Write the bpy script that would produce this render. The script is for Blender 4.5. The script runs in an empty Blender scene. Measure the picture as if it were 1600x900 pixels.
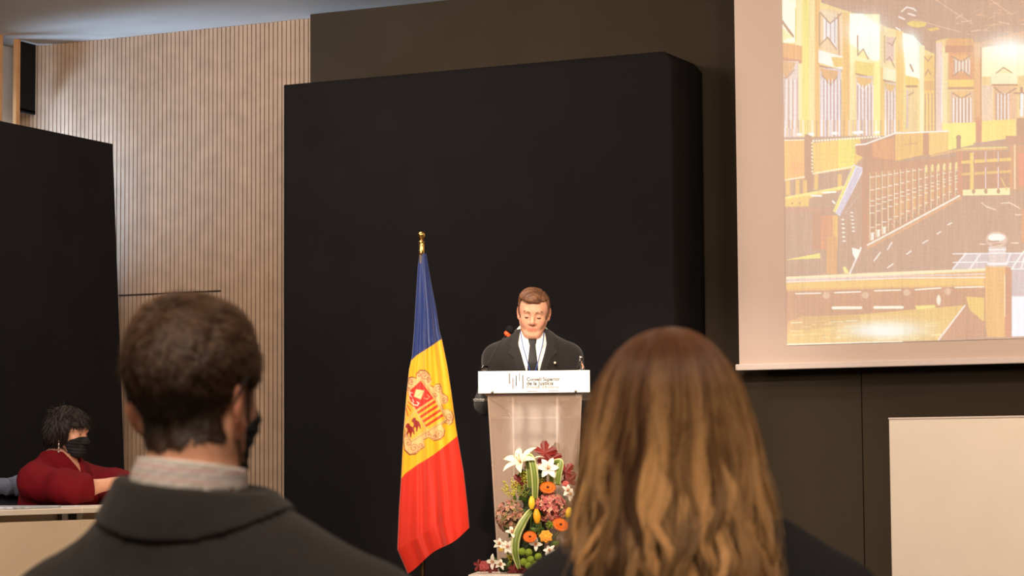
import bpy, bmesh, math, random
import numpy as np
from mathutils import Vector, Matrix, Euler
random.seed(7); RNG = np.random.default_rng(7)
SC = bpy.context.scene
COL = SC.collection
# ------------------------------------------------------------------ camera
CAM_H = 1.10; YAW = math.radians(25.5); PITCH = math.atan(285/3700); ROLL = math.radians(-0.4); FPX = 3700.0
cam_data = bpy.data.cameras.new('camera'); cam = bpy.data.objects.new('camera', cam_data); COL.objects.link(cam)
cam_data.sensor_width = 36; cam_data.lens = FPX*36/1600; cam_data.clip_start = .05; cam_data.clip_end = 100
CAM_R = Matrix.Rotation(YAW, 3, 'Z') @ Matrix.Rotation(math.pi/2+PITCH, 3, 'X') @ Matrix.Rotation(ROLL, 3, 'Z')
cam.matrix_world = Matrix.Translation((0, 0, CAM_H)) @ CAM_R.to_4x4()
cam_data.dof.use_dof = True; cam_data.dof.focus_distance = 12.2; cam_data.dof.aperture_fstop = 9.0
SC.camera = cam
SC.view_settings.view_transform = 'Standard'; SC.view_settings.look = 'None'
SC.view_settings.gamma = 1; SC.view_settings.exposure = 0; SC.view_settings.use_curve_mapping = False
# ------------------------------------------------------------------ world and lights
FWD = Vector((-math.sin(YAW), math.cos(YAW), 0)); RGT = Vector((math.cos(YAW), math.sin(YAW), 0)); UP = Vector((0, 0, 1))
world = bpy.data.worlds.new('world'); SC.world = world; world.use_nodes = True
_bg = world.node_tree.nodes['Background']; _bg.inputs[0].default_value = (.55, .7, 1, 1); _bg.inputs[1].default_value = .25

def area(name, loc, target, size, power, color, sy=None, spread=None):
    d = bpy.data.lights.new(name, 'AREA'); d.shape = 'RECTANGLE'; d.size = size; d.size_y = sy or size
    d.energy = power; d.color = color
    if spread: d.spread = math.radians(spread)
    o = bpy.data.objects.new(name, d); COL.objects.link(o); o.location = loc
    o.rotation_euler = (Vector(target)-Vector(loc)).to_track_quat('-Z', 'Y').to_euler(); return o
def spot(name, loc, target, power, color, angle, blend=.6, radius=.08):
    d = bpy.data.lights.new(name, 'SPOT'); d.energy = power; d.color = color
    d.spot_size = math.radians(angle); d.spot_blend = blend; d.shadow_soft_size = radius
    o = bpy.data.objects.new(name, d); COL.objects.link(o); o.location = loc
    o.rotation_euler = (Vector(target)-Vector(loc)).to_track_quat('-Z', 'Y').to_euler(); return o
WARM = (1, .80, .60); COOL = (.55, .74, 1)
area('light_hall_front', (-3.2, 6.5, 3.9), (-3.4, 8.2, 0), 3.0, 58, WARM, 1.2)
area('light_hall_back', (-1.0, 1.0, 3.9), (-1.4, 3.0, 0), 3.0, 180, (1, .82, .66), 1.2)
spot('spot_lectern', (-3.2, 6.2, 3.85), (-4.6, 11.0, 1.35), 1000, (1, .83, .64), 26, .7)
spot('spot_flag', (-4.4, 7.0, 3.85), (-5.4, 10.9, 1.3), 420, (1, .83, .64), 24, .8)
area('light_right_wash', (.3, 8.6, 3.9), (.4, 12.6, 1.3), 3.0, 290, (1, .78, .56), .5)
area('light_left_wash', (-6.6, 10.2, 3.9), (-7.1, 12.9, 1.2), 2.0, 88, (1, .84, .70), .5)
area('fill_ceiling', (-4.6, 5.2, 3.1), (-6.6, 10.8, 4.0), 1.2, 105, (1, .78, .62))  # added fill aimed up at the ceiling, no lamp of the hall
area('fill_ceiling_left', (-7.2, 6.2, 3.0), (-8.7, 11.0, 4.0), 1.0, 55, (1, .90, .82))  # second added fill, lifts the ceiling on the left
area('daylight_window', (-10.5, 12.2, 2.45), (-9.3, 12.9, 3.1), .6, 27, (.45, .68, 1), .5, spread=65)

# ------------------------------------------------------------------ pixel rays (1600x900 photograph) to places
def ray(px, py): return (CAM_R @ Vector(((px-800)/FPX, (450-py)/FPX, -1)))
CAMP = Vector((0, 0, CAM_H))
def at(px, py, d):
    r = ray(px, py); return CAMP + r*(d/r.dot(FWD))
def onY(px, py, Y):
    r = ray(px, py); return CAMP + r*(Y/r.y)
def onX(px, py, X):
    r = ray(px, py); return CAMP + r*(X/r.x)
def onZ(px, py, Z):
    r = ray(px, py); return CAMP + r*((Z-CAM_H)/r.z)
def pxof(p):
    v = CAM_R.transposed() @ (Vector(p)-CAMP); return (800+FPX*v.x/-v.z, 450-FPX*v.y/-v.z)

# ------------------------------------------------------------------ materials
def s2l(c):
    if isinstance(c, (int, float)): c = (c, c, c)
    return tuple(((x/255)/12.92 if x/255 <= .04045 else ((x/255+.055)/1.055)**2.4) for x in c)
MATS = {}
def mat(name, rgb, rough=.6, metal=0, var=.12, scale=30, bump=0, bscale=200, attr=None, emis=0, emis_rgb=None, trans=0, alpha=1,
        ior=1.45, sheen=0, coat=0, spec=.5, aniso=0, sss=0):
    if name in MATS: return MATS[name]
    m = bpy.data.materials.new(name); m.use_nodes = True; nt = m.node_tree; N = nt.nodes; L = nt.links
    b = N['Principled BSDF']; MATS[name] = m
    b.inputs['Roughness'].default_value = rough; b.inputs['Metallic'].default_value = metal
    b.inputs['IOR'].default_value = ior; b.inputs['Specular IOR Level'].default_value = spec
    b.inputs['Sheen Weight'].default_value = sheen; b.inputs['Coat Weight'].default_value = coat
    b.inputs['Transmission Weight'].default_value = trans; b.inputs['Alpha'].default_value = alpha
    b.inputs['Anisotropic'].default_value = aniso
    if sss:
        b.inputs['Subsurface Weight'].default_value = sss; b.inputs['Subsurface Radius'].default_value = (.012, .005, .003); b.inputs['Subsurface Scale'].default_value = 1
    tc = N.new('ShaderNodeTexCoord')
    nz = N.new('ShaderNodeTexNoise'); nz.inputs['Scale'].default_value = scale; nz.inputs['Detail'].default_value = 4
    L.new(tc.outputs['Object'], nz.inputs['Vector'])
    mx = N.new('ShaderNodeMix'); mx.data_type = 'RGBA'; mx.blend_type = 'MULTIPLY'; mx.inputs[0].default_value = 1
    mr = N.new('ShaderNodeMapRange'); mr.inputs[1].default_value = .3; mr.inputs[2].default_value = .7
    mr.inputs[3].default_value = 1-var; mr.inputs[4].default_value = 1+var
    L.new(nz.outputs[0], mr.inputs[0]); L.new(mr.outputs[0], mx.inputs[7])
    if attr:
        at_ = N.new('ShaderNodeAttribute'); at_.attribute_name = attr; L.new(at_.outputs['Color'], mx.inputs[6])
    else: mx.inputs[6].default_value = (*s2l(rgb), 1)
    L.new(mx.outputs[2], b.inputs['Base Color'])
    if bump:
        n2 = N.new('ShaderNodeTexNoise'); n2.inputs['Scale'].default_value = bscale; n2.inputs['Detail'].default_value = 5
        L.new(tc.outputs['Object'], n2.inputs['Vector']); bp = N.new('ShaderNodeBump'); bp.inputs['Strength'].default_value = bump
        bp.inputs['Distance'].default_value = .01; L.new(n2.outputs[0], bp.inputs['Height']); L.new(bp.outputs[0], b.inputs['Normal'])
    if emis:
        b.inputs['Emission Color'].default_value = (*s2l(emis_rgb or rgb), 1); b.inputs['Emission Strength'].default_value = emis
    return m

# ------------------------------------------------------------------ object helpers
def tag(o, label=None, cat=None, group=None, kind=None):
    if label: o['label'] = label
    if cat: o['category'] = cat
    if group: o['group'] = group
    if kind: o['kind'] = kind
    return o
def empty(name, loc, label=None, cat=None, rz=0, group=None):
    o = bpy.data.objects.new(name, None); COL.objects.link(o); o.empty_display_size = .1
    o.location = loc; o.rotation_euler = (0, 0, rz); bpy.context.view_layer.update(); return tag(o, label, cat, group)
def link(name, me, m, parent=None, smooth=True, local=False):
    """mesh data is in world space unless local"""
    o = bpy.data.objects.new(name, me); COL.objects.link(o)
    if m: me.materials.append(m)
    if smooth: me.polygons.foreach_set('use_smooth', [True]*len(me.polygons))
    if parent:
        o.parent = parent
        if not local:
            mw = Matrix.Identity(4); q = parent
            while q: mw = q.matrix_basis @ mw; q = q.parent
            me.transform(mw.inverted())
    return o
def recenter(o):
    """move the origin of a single top-level mesh to its base centre"""
    n = len(o.data.vertices); a = np.empty(n*3); o.data.vertices.foreach_get('co', a); a = a.reshape(-1, 3)
    c = Vector(((a[:, 0].min()+a[:, 0].max())/2, (a[:, 1].min()+a[:, 1].max())/2, a[:, 2].min()))
    o.data.transform(Matrix.Translation(-c)); o.location = c; return o
def mesh_np(name, V, F, col=None):
    me = bpy.data.meshes.new(name); V = np.asarray(V, dtype=np.float32); 
    if isinstance(F, np.ndarray):
        k = F.shape[1]; me.vertices.add(len(V)); me.vertices.foreach_set('co', V.ravel())
        me.loops.add(F.size); me.loops.foreach_set('vertex_index', F.astype(np.int32).ravel())
        me.polygons.add(len(F)); me.polygons.foreach_set('loop_start', np.arange(0, F.size, k, dtype=np.int32))
        me.update(calc_edges=True); me.validate()
    else: me.from_pydata([tuple(v) for v in V], [], F); me.update()
    if col is not None:
        a = me.color_attributes.new('Col', 'FLOAT_COLOR', 'POINT')
        c = np.ones((len(V), 4), dtype=np.float32); c[:, :3] = col; a.data.foreach_set('color', c.ravel())
    return me
class MB:
    """collects simple solids in one bmesh"""
    def __init__(s): s.bm = bmesh.new()
    def box(s, c, d, R=None, bev=0):
        vs = bmesh.ops.create_cube(s.bm, size=1)['verts']
        M = Matrix.Translation(c) @ (R.to_4x4() if R else Matrix.Identity(4)) @ Matrix.Diagonal((*d, 1))
        bmesh.ops.transform(s.bm, matrix=M, verts=vs)
        if bev:
            es = list({e for v in vs for e in v.link_edges}); bmesh.ops.bevel(s.bm, geom=es, offset=bev, segments=2, affect='EDGES', profile=.5)
        return s
    def prism(s, pts, off):
        """polygon pts (3D) extruded by vector off"""
        a = [s.bm.verts.new(p) for p in pts]; b = [s.bm.verts.new(Vector(p)+Vector(off)) for p in pts]; n = len(a)
        s.bm.faces.new(a[::-1]); s.bm.faces.new(b)
        for i in range(n): s.bm.faces.new((a[i], a[(i+1) % n], b[(i+1) % n], b[i]))
        return s
    def tube(s, pts, r, n=10, cap=True, sx=1):
        pts = [Vector(p) for p in pts]; rs = r if hasattr(r, '__len__') else [r]*len(pts); rings = []
        ref = None
        for i, p in enumerate(pts):
            t = (pts[min(i+1, len(pts)-1)]-pts[max(i-1, 0)]).normalized()
            if ref is None: ref = t.orthogonal().normalized()
            ref = (ref - t*ref.dot(t)).normalized(); q = t.cross(ref)
            rings.append([s.bm.verts.new(p+(ref*math.cos(2*math.pi*k/n)*sx+q*math.sin(2*math.pi*k/n))*rs[i]) for k in range(n)])
        for a, b in zip(rings, rings[1:]):
            for k in range(n): s.bm.faces.new((a[k], a[(k+1) % n], b[(k+1) % n], b[k]))
        if cap: s.bm.faces.new(rings[0][::-1]); s.bm.faces.new(rings[-1])
        return s
    def lathe(s, prof, M=Matrix.Identity(4), n=24):
        rings = [[s.bm.verts.new(M @ Vector((r*math.cos(2*math.pi*k/n), r*math.sin(2*math.pi*k/n), z))) for k in range(n)] for r, z in prof]
        for a, b in zip(rings, rings[1:]):
            for k in range(n): s.bm.faces.new((a[k], a[(k+1) % n], b[(k+1) % n], b[k]))
        s.bm.faces.new(rings[0][::-1]); s.bm.faces.new(rings[-1]); return s
    def ball(s, c, r, R=None, u=14, v=10):
        vs = bmesh.ops.create_uvsphere(s.bm, u_segments=u, v_segments=v, radius=1)['verts']
        r = r if hasattr(r, '__len__') else (r, r, r)
        bmesh.ops.transform(s.bm, matrix=Matrix.Translation(c) @ (R.to_4x4() if R else Matrix.Identity(4)) @ Matrix.Diagonal((*r, 1)), verts=vs); return s
    def done(s, name, m, parent=None, smooth=False, local=False):
        bmesh.ops.recalc_face_normals(s.bm, faces=s.bm.faces)
        me = bpy.data.meshes.new(name); s.bm.to_mesh(me); s.bm.free()
        o = link(name, me, m, parent, smooth, local); return o
def autosmooth(o, deg=40):
    me = o.data; me.polygons.foreach_set('use_smooth', [True]*len(me.polygons))
    me.set_sharp_from_angle(angle=math.radians(deg)) if hasattr(me, 'set_sharp_from_angle') else None
    return o

# ------------------------------------------------------------------ smooth clay: distance fields turned into meshes
def I4(): return Matrix.Identity(4)
class Clay:
    def __init__(s): s.P = []; s.M = I4(); s.t = ''
    def ell(s, c, r, R=None, k=.03, op=1):
        Rm = (s.M.to_3x3() @ R) if R else s.M.to_3x3(); Rm = Rm.normalized() if False else Rm
        s.P.append(('e', s.M @ Vector(c), Vector(r if hasattr(r, '__len__') else (r, r, r)), np.array(Rm), k, op, s.t)); return s
    def cap(s, a, b, ra, rb=None, k=.03, op=1):
        s.P.append(('c', s.M @ Vector(a), s.M @ Vector(b), (ra, ra if rb is None else rb), k, op, s.t)); return s
    def chain(s, pts, rs, k=.03):
        for i in range(len(pts)-1): s.cap(pts[i], pts[i+1], rs[i], rs[i+1], k)
        return s
def prim_bounds(p, off):
    if p[0] == 'e': r = max(p[2])+off+p[4]; return np.array(p[1])-r, np.array(p[1])+r
    r = max(p[3])+off+p[4]; a = np.array(p[1]); b = np.array(p[2]); return np.minimum(a, b)-r, np.maximum(a, b)+r
def prim_dist(p, X, Y, Z):
    if p[0] == 'e':
        c, r, R = p[1], p[2], p[3]
        dx, dy, dz = X-c[0], Y-c[1], Z-c[2]
        l = [(R[0, i]*dx+R[1, i]*dy+R[2, i]*dz) for i in range(3)]
        k0 = np.sqrt(sum((l[i]/r[i])**2 for i in range(3)))+1e-9; k1 = np.sqrt(sum((l[i]/r[i]**2)**2 for i in range(3)))+1e-9
        return k0*(k0-1)/k1
    a, b, (ra, rb) = p[1], p[2], p[3]; ab = b-a; L2 = ab.dot(ab)+1e-12
    t = np.clip(((X-a[0])*ab[0]+(Y-a[1])*ab[1]+(Z-a[2])*ab[2])/L2, 0, 1)
    return np.sqrt((X-a[0]-t*ab[0])**2+(Y-a[1]-t*ab[1])**2+(Z-a[2]-t*ab[2])**2)-(ra+(rb-ra)*t)
def field(P, h, lo=None, hi=None, off=0., offs=None, pad=.02):
    adds = [p for p in P if p[5] == 1]
    if lo is None:
        B = [prim_bounds(p, off) for p in adds]; lo = np.min([b[0] for b in B], axis=0)-pad; hi = np.max([b[1] for b in B], axis=0)+pad
    lo = np.array(lo, dtype=np.float64); hi = np.array(hi, dtype=np.float64)
    n = np.ceil((hi-lo)/h).astype(int)+1
    F = np.full(n, .05, dtype=np.float32); ax = [(lo[i]+h*np.arange(n[i])).astype(np.float32) for i in range(3)]
    for p in P:
        o = off if offs is None else offs.get(p[6], off)
        if p[5] == -1 and o > 0: o = 0
        a, b = prim_bounds(p, max(o, 0)+.05)
        i0 = np.clip(np.floor((a-lo)/h).astype(int), 0, n); i1 = np.clip(np.ceil((b-lo)/h).astype(int)+1, 0, n)
        if np.any(i1 <= i0): continue
        sl = tuple(slice(i0[i], i1[i]) for i in range(3))
        X = ax[0][sl[0]][:, None, None]; Y = ax[1][sl[1]][None, :, None]; Z = ax[2][sl[2]][None, None, :]
        d = prim_dist(p, X, Y, Z)-o; k = p[4]; A = F[sl]
        if p[5] == 1:
            hh = np.maximum(k-np.abs(A-d), 0)/k; F[sl] = np.minimum(A, d)-hh*hh*k*.25
        else:
            d = -d; hh = np.maximum(k-np.abs(A-d), 0)/k; F[sl] = np.maximum(A, d)+hh*hh*k*.25
    return F, lo, h, ax
def grid_xyz(ax): return ax[0][:, None, None], ax[1][None, :, None], ax[2][None, None, :]
def nets(F, lo, h):
    S = F < 0; n = F.shape
    cnt = np.zeros((n[0]-1, n[1]-1, n[2]-1), dtype=np.int8)
    cor = [(i, j, k) for i in (0, 1) for j in (0, 1) for k in (0, 1)]
    for i, j, k in cor: cnt += S[i:n[0]-1+i, j:n[1]-1+j, k:n[2]-1+k]
    act = (cnt > 0) & (cnt < 8); idx = np.argwhere(act); ID = np.full(act.shape, -1, dtype=np.int32); ID[act] = np.arange(len(idx))
    val = np.stack([F[idx[:, 0]+i, idx[:, 1]+j, idx[:, 2]+k] for i, j, k in cor], 1); C = np.array(cor, dtype=np.float32)
    acc = np.zeros((len(idx), 3), dtype=np.float32); num = np.zeros(len(idx), dtype=np.float32)
    for a in range(8):
        for b in range(a+1, 8):
            if np.abs(C[a]-C[b]).sum() != 1: continue
            va, vb = val[:, a], val[:, b]; m = (va < 0) != (vb < 0)
            t = np.where(m, va/(va-vb+1e-12), 0)[:, None]; acc += np.where(m[:, None], C[a]+t*(C[b]-C[a]), 0); num += m
    V = (idx+acc/num[:, None])*h+lo; Fs = []
    for axn in range(3):
        o1, o2 = [(1, 2), (2, 0), (0, 1)][axn]
        s0 = [slice(None)]*3; s1 = [slice(None)]*3; s0[axn] = slice(0, n[axn]-1); s1[axn] = slice(1, n[axn])
        A, B = S[tuple(s0)], S[tuple(s1)]; e = np.argwhere(A != B)
        e = e[(e[:, o1] > 0) & (e[:, o2] > 0) & (e[:, o1] < n[o1]-1) & (e[:, o2] < n[o2]-1)]
        q = []
        for d1, d2 in ((1, 1), (0, 1), (0, 0), (1, 0)):
            c = e.copy(); c[:, o1] -= d1; c[:, o2] -= d2; q.append(ID[c[:, 0], c[:, 1], c[:, 2]])
        q = np.stack(q, 1); fl = ~A[e[:, 0], e[:, 1], e[:, 2]]; q[fl] = q[fl][:, ::-1]; q = q[(q >= 0).all(1)]; Fs.append(q)
    return V, np.concatenate(Fs)
def smoothV(V, F, it=1, lam=.5):
    for _ in range(it):
        S = np.zeros_like(V); c = np.zeros(len(V))
        for i in range(4):
            a, b = F[:, i], F[:, (i+1) % 4]
            for d in range(3): S[:, d] += np.bincount(a, V[b, d], len(V))+np.bincount(b, V[a, d], len(V))
            c += np.bincount(a, minlength=len(V))+np.bincount(b, minlength=len(V))
        V = V+(S/np.maximum(c, 1)[:, None]-V)*lam
    return V
def normalsV(V, F):
    n = np.cross(V[F[:, 2]]-V[F[:, 0]], V[F[:, 3]]-V[F[:, 1]]); N = np.zeros_like(V)
    for i in range(4):
        for d in range(3): N[:, d] += np.bincount(F[:, i], n[:, d], len(V))
    return N/(np.linalg.norm(N, axis=1)[:, None]+1e-12)
def vnoise(P, seed=0, f=1.0, oct=3):
    """cheap smooth pseudo noise by rotated sines, about -1..1"""
    r = np.random.default_rng(seed); out = np.zeros(len(P)); amp = 1; tot = 0
    for o in range(oct):
        for _ in range(4):
            d = r.normal(size=3); d /= np.linalg.norm(d); ph = r.uniform(0, 6.28, 2)
            e = r.normal(size=3); e /= np.linalg.norm(e)
            out += amp*np.sin(P@d*f*6.28+ph[0]+1.7*np.sin(P@e*f*4+ph[1]))/4
        tot += amp; amp *= .5; f *= 2.03
    return out/tot*1.8
def clay_mesh(name, F, lo, h, m, parent=None, it=1, colf=None, disp=None):
    V, Q = nets(F, lo, h); V = smoothV(V, Q, it)
    if disp is not None: V = V+normalsV(V, Q)*disp(V)[:, None]
    me = mesh_np(name, V, Q, colf(V) if colf else None); return link(name, me, m, parent)
# ------------------------------------------------------------------ the room
CEIL = 3.98; YW = 12.9; DAIS = .39; LOWD = .22
m_plaster = mat('plaster', (206, 200, 192), .85, var=.03, scale=6, bump=.05, bscale=60)
m_floor = mat('floor', (120, 108, 96), .5, var=.08, scale=4, bump=.05)
m_stage = mat('stage_carpet', (66, 62, 60), .95, var=.2, scale=90, bump=.3, bscale=400)
m_slat = mat('oak_slat', (178, 150, 126), .55, var=.10, scale=9, bump=.08, bscale=120)
m_slat_back = mat('slat_gap', (52, 38, 28), .9)
m_post = mat('oak_post', (190, 140, 92), .5, var=.1, scale=8)
m_black = mat('black_fabric', (25, 23, 25), .95, var=.10, scale=3, bump=.15, bscale=350, spec=.15)
m_blackwall = mat('dark_wall_fabric', (60, 52, 42), .92, var=.06, scale=2.5, bump=.12, bscale=500, spec=.15)
m_darkpaint = mat('dark_paint', (70, 64, 58), .9)
m_glass = mat('window_glass', (255, 255, 255), .02, trans=1, ior=1.45, var=0)
m_white = mat('white_laminate', (243, 232, 218), .42, var=.02, scale=5)
m_tan = mat('beige_laminate', (232, 212, 184), .5, var=.03, scale=4)
m_metal = mat('grey_steel', (150, 150, 150), .35, metal=1)
m_chrome = mat('chrome', (215, 212, 208), .15, metal=1)

corner = onY(67, 60, YW)                       # where the post line meets the slatted wall
XL = corner.x; XOUT = XL-1.75; XR = 5.2; YB = -4.0
def struct(mb, name, m, **k):
    o = mb.done(name, m, **k); o['kind'] = 'structure'; return o
struct(MB().box(((XOUT+XR)/2, 4.5, -.05), (XR-XOUT+.4, 17.6, .1)), 'floor', m_floor)
struct(MB().box(((XOUT+XR)/2, 4.5, CEIL+.06), (XR-XOUT+.4, 17.6, .12)), 'ceiling', m_plaster)
struct(MB().box((XR+.06, 4.5, CEIL/2), (.12, 17.6, CEIL)), 'wall_right', m_darkpaint)
struct(MB().box(((XOUT+XR)/2, YB-.06, CEIL/2), (XR-XOUT+.4, .12, CEIL)), 'wall_rear', m_darkpaint)
# slatted wall
x494 = onY(494, 70, YW).x
mb = MB()
x = XOUT+.02
while x < x494-.01:
    mb.box((x+.013, YW+.012, CEIL/2), (.0255, .024, CEIL-.002)); x += .0325
w = struct(MB().box(((XOUT+XR)/2, YW+.09, CEIL/2), (XR-XOUT, .12, CEIL)), 'wall_back', m_slat_back)
sl = mb.done('slat_cladding', m_slat, parent=w)
# door leaf seam in the cladding
zs = onY(225, 460, YW).z
MB().box(((onY(186, 460, YW).x+onY(345, 455, YW).x)/2, YW-.002, zs), (onY(345, 455, YW).x-onY(186, 460, YW).x, .006, .010)).done('cladding_seam', m_slat_back, parent=w)
# white end strip of the cladding
MB().box((x494+.012, YW-.01, CEIL/2), (.02, .06, CEIL-.01)).done('cladding_end_strip', m_plaster, parent=w)
# dark fabric covering to the right of the slats
xs = onY(1346, 650, YW-.12).x
cv = MB().box(((x494+.02+xs-.002)/2, YW-.06, CEIL/2), (xs-x494-.024, .1, CEIL-.004)).box(((xs+.002+XR)/2, YW-.06, CEIL/2), (XR-xs-.004, .1, CEIL-.004))
cvo = struct(cv, 'wall_back_covering', m_blackwall)
# outer left wall with the window the daylight comes through
WZ0, WZ1, WY0, WY1 = 1.9, 3.35, 10.2, 12.55
mb = MB(); cx = XOUT-.06
mb.box((cx, (YB+WY0)/2, CEIL/2), (.12, WY0-YB, CEIL)); mb.box((cx, (WY1+YW+.3)/2, CEIL/2), (.12, YW+.3-WY1, CEIL))
mb.box((cx, (WY0+WY1)/2, WZ0/2), (.12, WY1-WY0, WZ0)); mb.box((cx, (WY0+WY1)/2, (WZ1+CEIL)/2), (.12, WY1-WY0, CEIL-WZ1))
struct(mb, 'wall_left', m_plaster)
mb = MB()
for yy in (WY0+.03, (WY0+WY1)/2, WY1-.03): mb.box((cx, yy, (WZ0+WZ1)/2), (.08, .05, WZ1-WZ0))
for zz in (WZ0+.025, WZ1-.025): mb.box((cx, (WY0+WY1)/2, zz), (.08, WY1-WY0, .05))
wf = struct(mb, 'window_1', m_white)
g = MB().box((cx, (WY0+WY1)/2, (WZ0+WZ1)/2), (.008, WY1-WY0-.08, WZ1-WZ0-.08)).done('window_pane', m_glass, parent=wf)
# line of oak posts in front of that window
def ycol(px): return onX(px, 110, XL).y
for i, (a, b, m) in enumerate([(-8, 4.5, m_post), (26, 32, m_post)]):
    y0, y1 = ycol(a), ycol(b)
    o = MB().box((XL-.015, (y0+y1)/2, (CEIL+LOWD)/2), (.03, abs(y1-y0), CEIL-LOWD), bev=.003).done('wooden_post', m); recenter(o)
    tag(o, ['light oak post at the left edge of the picture above the black partition', 'light oak post right next to the black roller blind'][i], 'post', 'oak posts along the windows')
y0, y1 = onX(2, 110, XL-.22).y, onX(24, 110, XL-.22).y
o = MB().box((XL-.235, (y0+y1)/2, CEIL/2), (.03, y1-y0, CEIL-.01)).done('trim_1', m_plaster); o['kind'] = 'structure'
# roller blind
yb0, yb1 = ycol(32.5), ycol(55.5); zb = onX(45, 177, XL).z
bl = empty('roller_blind', (XL, (yb0+yb1)/2, zb), 'narrow black roller blind hanging beside the oak post in the upper left corner', 'blind')
MB().box((XL-.003, (yb0+yb1)/2, (zb+CEIL)/2), (.006, yb1-yb0, CEIL-zb-.02)).done('blind_fabric', m_black, parent=bl)
MB().box((XL-.008, (yb0+yb1)/2, zb+.012), (.016, yb1-yb0+.01, .028), bev=.004).done('bottom_bar', m_black, parent=bl)
yk = ycol(-8)-.02
MB().box((XL-.24, (7.6+yk)/2, (zb-.02+CEIL)/2), (.006, yk-7.6, CEIL-zb)).box((XL-.24, (7.6+yk)/2, zb-.01), (.018, yk-7.6, .028), bev=.004).done('daylight_blocker', m_black)['kind'] = 'structure'  # unseen blind added left of the posts to block the daylight
# stage and side dais
yst = onZ(836, 905, DAIS).y
struct(MB().box((-2.09, (9.9+12.75)/2, DAIS/2), (7.58, 12.75-9.9, DAIS)), 'floor_stage', m_stage)
# black draped backdrop block
def soft_block(name, x0, x1, y0, y1, z0, z1, m, seams=(), rad=.03, fold=.006, seed=1, top_dip=.0):
    nx, nz, ny = 160, 60, 6
    V = []; F = []
    def fr(s): return s
    outline = []                                   # plan outline: left back -> left front -> right front -> right back
    for k in range(ny+1): outline.append((x0, y1+(y0-y1)*k/ny))
    for k in range(1, nx+1): outline.append((x0+(x1-x0)*k/nx, y0))
    for k in range(1, ny+1): outline.append((x1, y0+(y1-y0)*k/ny))
    r = np.random.default_rng(seed); ph = r.uniform(0, 6.28, 6)
    no = len(outline)
    for j in range(nz+1):
        z = z0+(z1-z0)*j/nz
        for i, (x, y) in enumerate(outline):
            f = fold*(math.sin(x*5+ph[0]+.3*z)+.6*math.sin(x*11+ph[1]-z*.5)+.4*math.sin(z*3+ph[2]))*(1-.6*j/nz)
            yy = y-f if 0 < i < no-1 else y
            for s in seams: yy += .006*math.exp(-((x-s)/.012)**2)
            inset = rad*(1-math.sqrt(max(0, 1-max(0, (z-(z1-rad))/rad)**2))) if z > z1-rad else 0
            V.append((min(x, x1-inset)-(f*.5 if i > no-ny-1 else 0), max(yy, y0+inset*.3-fold*2), z-top_dip*math.sin(math.pi*i/no)*(j/nz)))
    for j in range(nz):
        for i in range(no-1): a = j*no+i; F.append((a, a+1, a+no+1, a+no))
    top = [nz*no+i for i in range(no)]; F.append(top); F.append([i for i in range(no)][::-1]); F.append([nz*no, 0] + [])if False else None
    F = [f for f in F if f]
    for j in range(nz): F.append((j*no+no-1, j*no, (j+1)*no, (j+1)*no+no-1))
    me = mesh_np(name, V, F); o = link(name, me, m); recenter(o); return o
YBOX = 12.3
bx0, bx1, bz = onY(443, 300, YBOX).x, onY(1052, 300, YBOX).x, onY(744, 106, YBOX).z
o = soft_block('backdrop', bx0, bx1, YBOX, YW-.13, .002, bz, m_black, seams=(onY(681, 300, YBOX).x, onY(896, 300, YBOX).x), rad=.05)
tag(o, 'tall black fabric covered backdrop block standing behind the lectern and flag', 'backdrop')
# black partition on the left
e = onY(176, 225, 12.35); XP = e.x; zt = e.z; eb = onX(192, 745, XP)
o = MB().prism([(XP, 8.2, LOWD+.002), (XP, eb.y+.08, LOWD+.002), (XP, e.y, zt), (XP, 8.2, onX(0, 190, XP).z)], (-.07, 0, 0)).done('partition', m_black); recenter(o)
tag(o, 'black fabric partition behind the woman in the red blouse', 'partition')
# ------------------------------------------------------------------ projection screen
YS = 12.62
m_screen = mat('screen_fabric', (220, 198, 187), .8, var=.01, scale=3)
m_case = mat('screen_bar', (226, 210, 204), .35, var=.02)
sx0 = onY(1151, 300, YS).x; sz0 = onY(1151, 571, YS).z; sx1 = sx0+3.15; SZ1 = CEIL-.16
scr = empty('projection_screen', ((sx0+sx1)/2, YS, sz0), 'white roll-down projection screen on the dark wall showing a wood panelled courtroom', 'projection screen')
MB().box(((sx0+sx1)/2, YS+.006, (sz0+SZ1)/2), (sx1-sx0, .004, SZ1-sz0)).done('screen_sheet', m_screen, parent=scr)
MB().box(((sx0+sx1)/2, YS+.005, sz0-.012), (sx1-sx0+.04, .034, .036), bev=.006).done('weight_bar', m_case, parent=scr)
MB().box(((sx0+sx1)/2, YS+.03, CEIL-.085), (sx1-sx0+.16, .12, .15), bev=.02).done('roller_case', m_case, parent=scr)
# ------------------------------------------------------------------ white standing panel on the right
YPN = 11.2
a = onY(1390, 655, YPN); b_ = onY(1600, 651, YPN)
pn = empty('standing_panel', (a.x+.75, YPN, DAIS), 'large plain white standing panel below the projection screen', 'panel')
MB().box((a.x+.75, YPN, (a.z+DAIS+.03)/2), (1.5, .026, a.z-DAIS-.03), bev=.003).done('board', m_white, parent=pn)
MB().box((a.x+.75, YPN, a.z+.003), (1.504, .034, .008)).done('top_edge', m_case, parent=pn)
for k, xx in enumerate((a.x+.2, a.x+1.3)): MB().box((xx, YPN, DAIS+.016), (.06, .40, .03), bev=.006).done('foot', m_metal, parent=pn)
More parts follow.
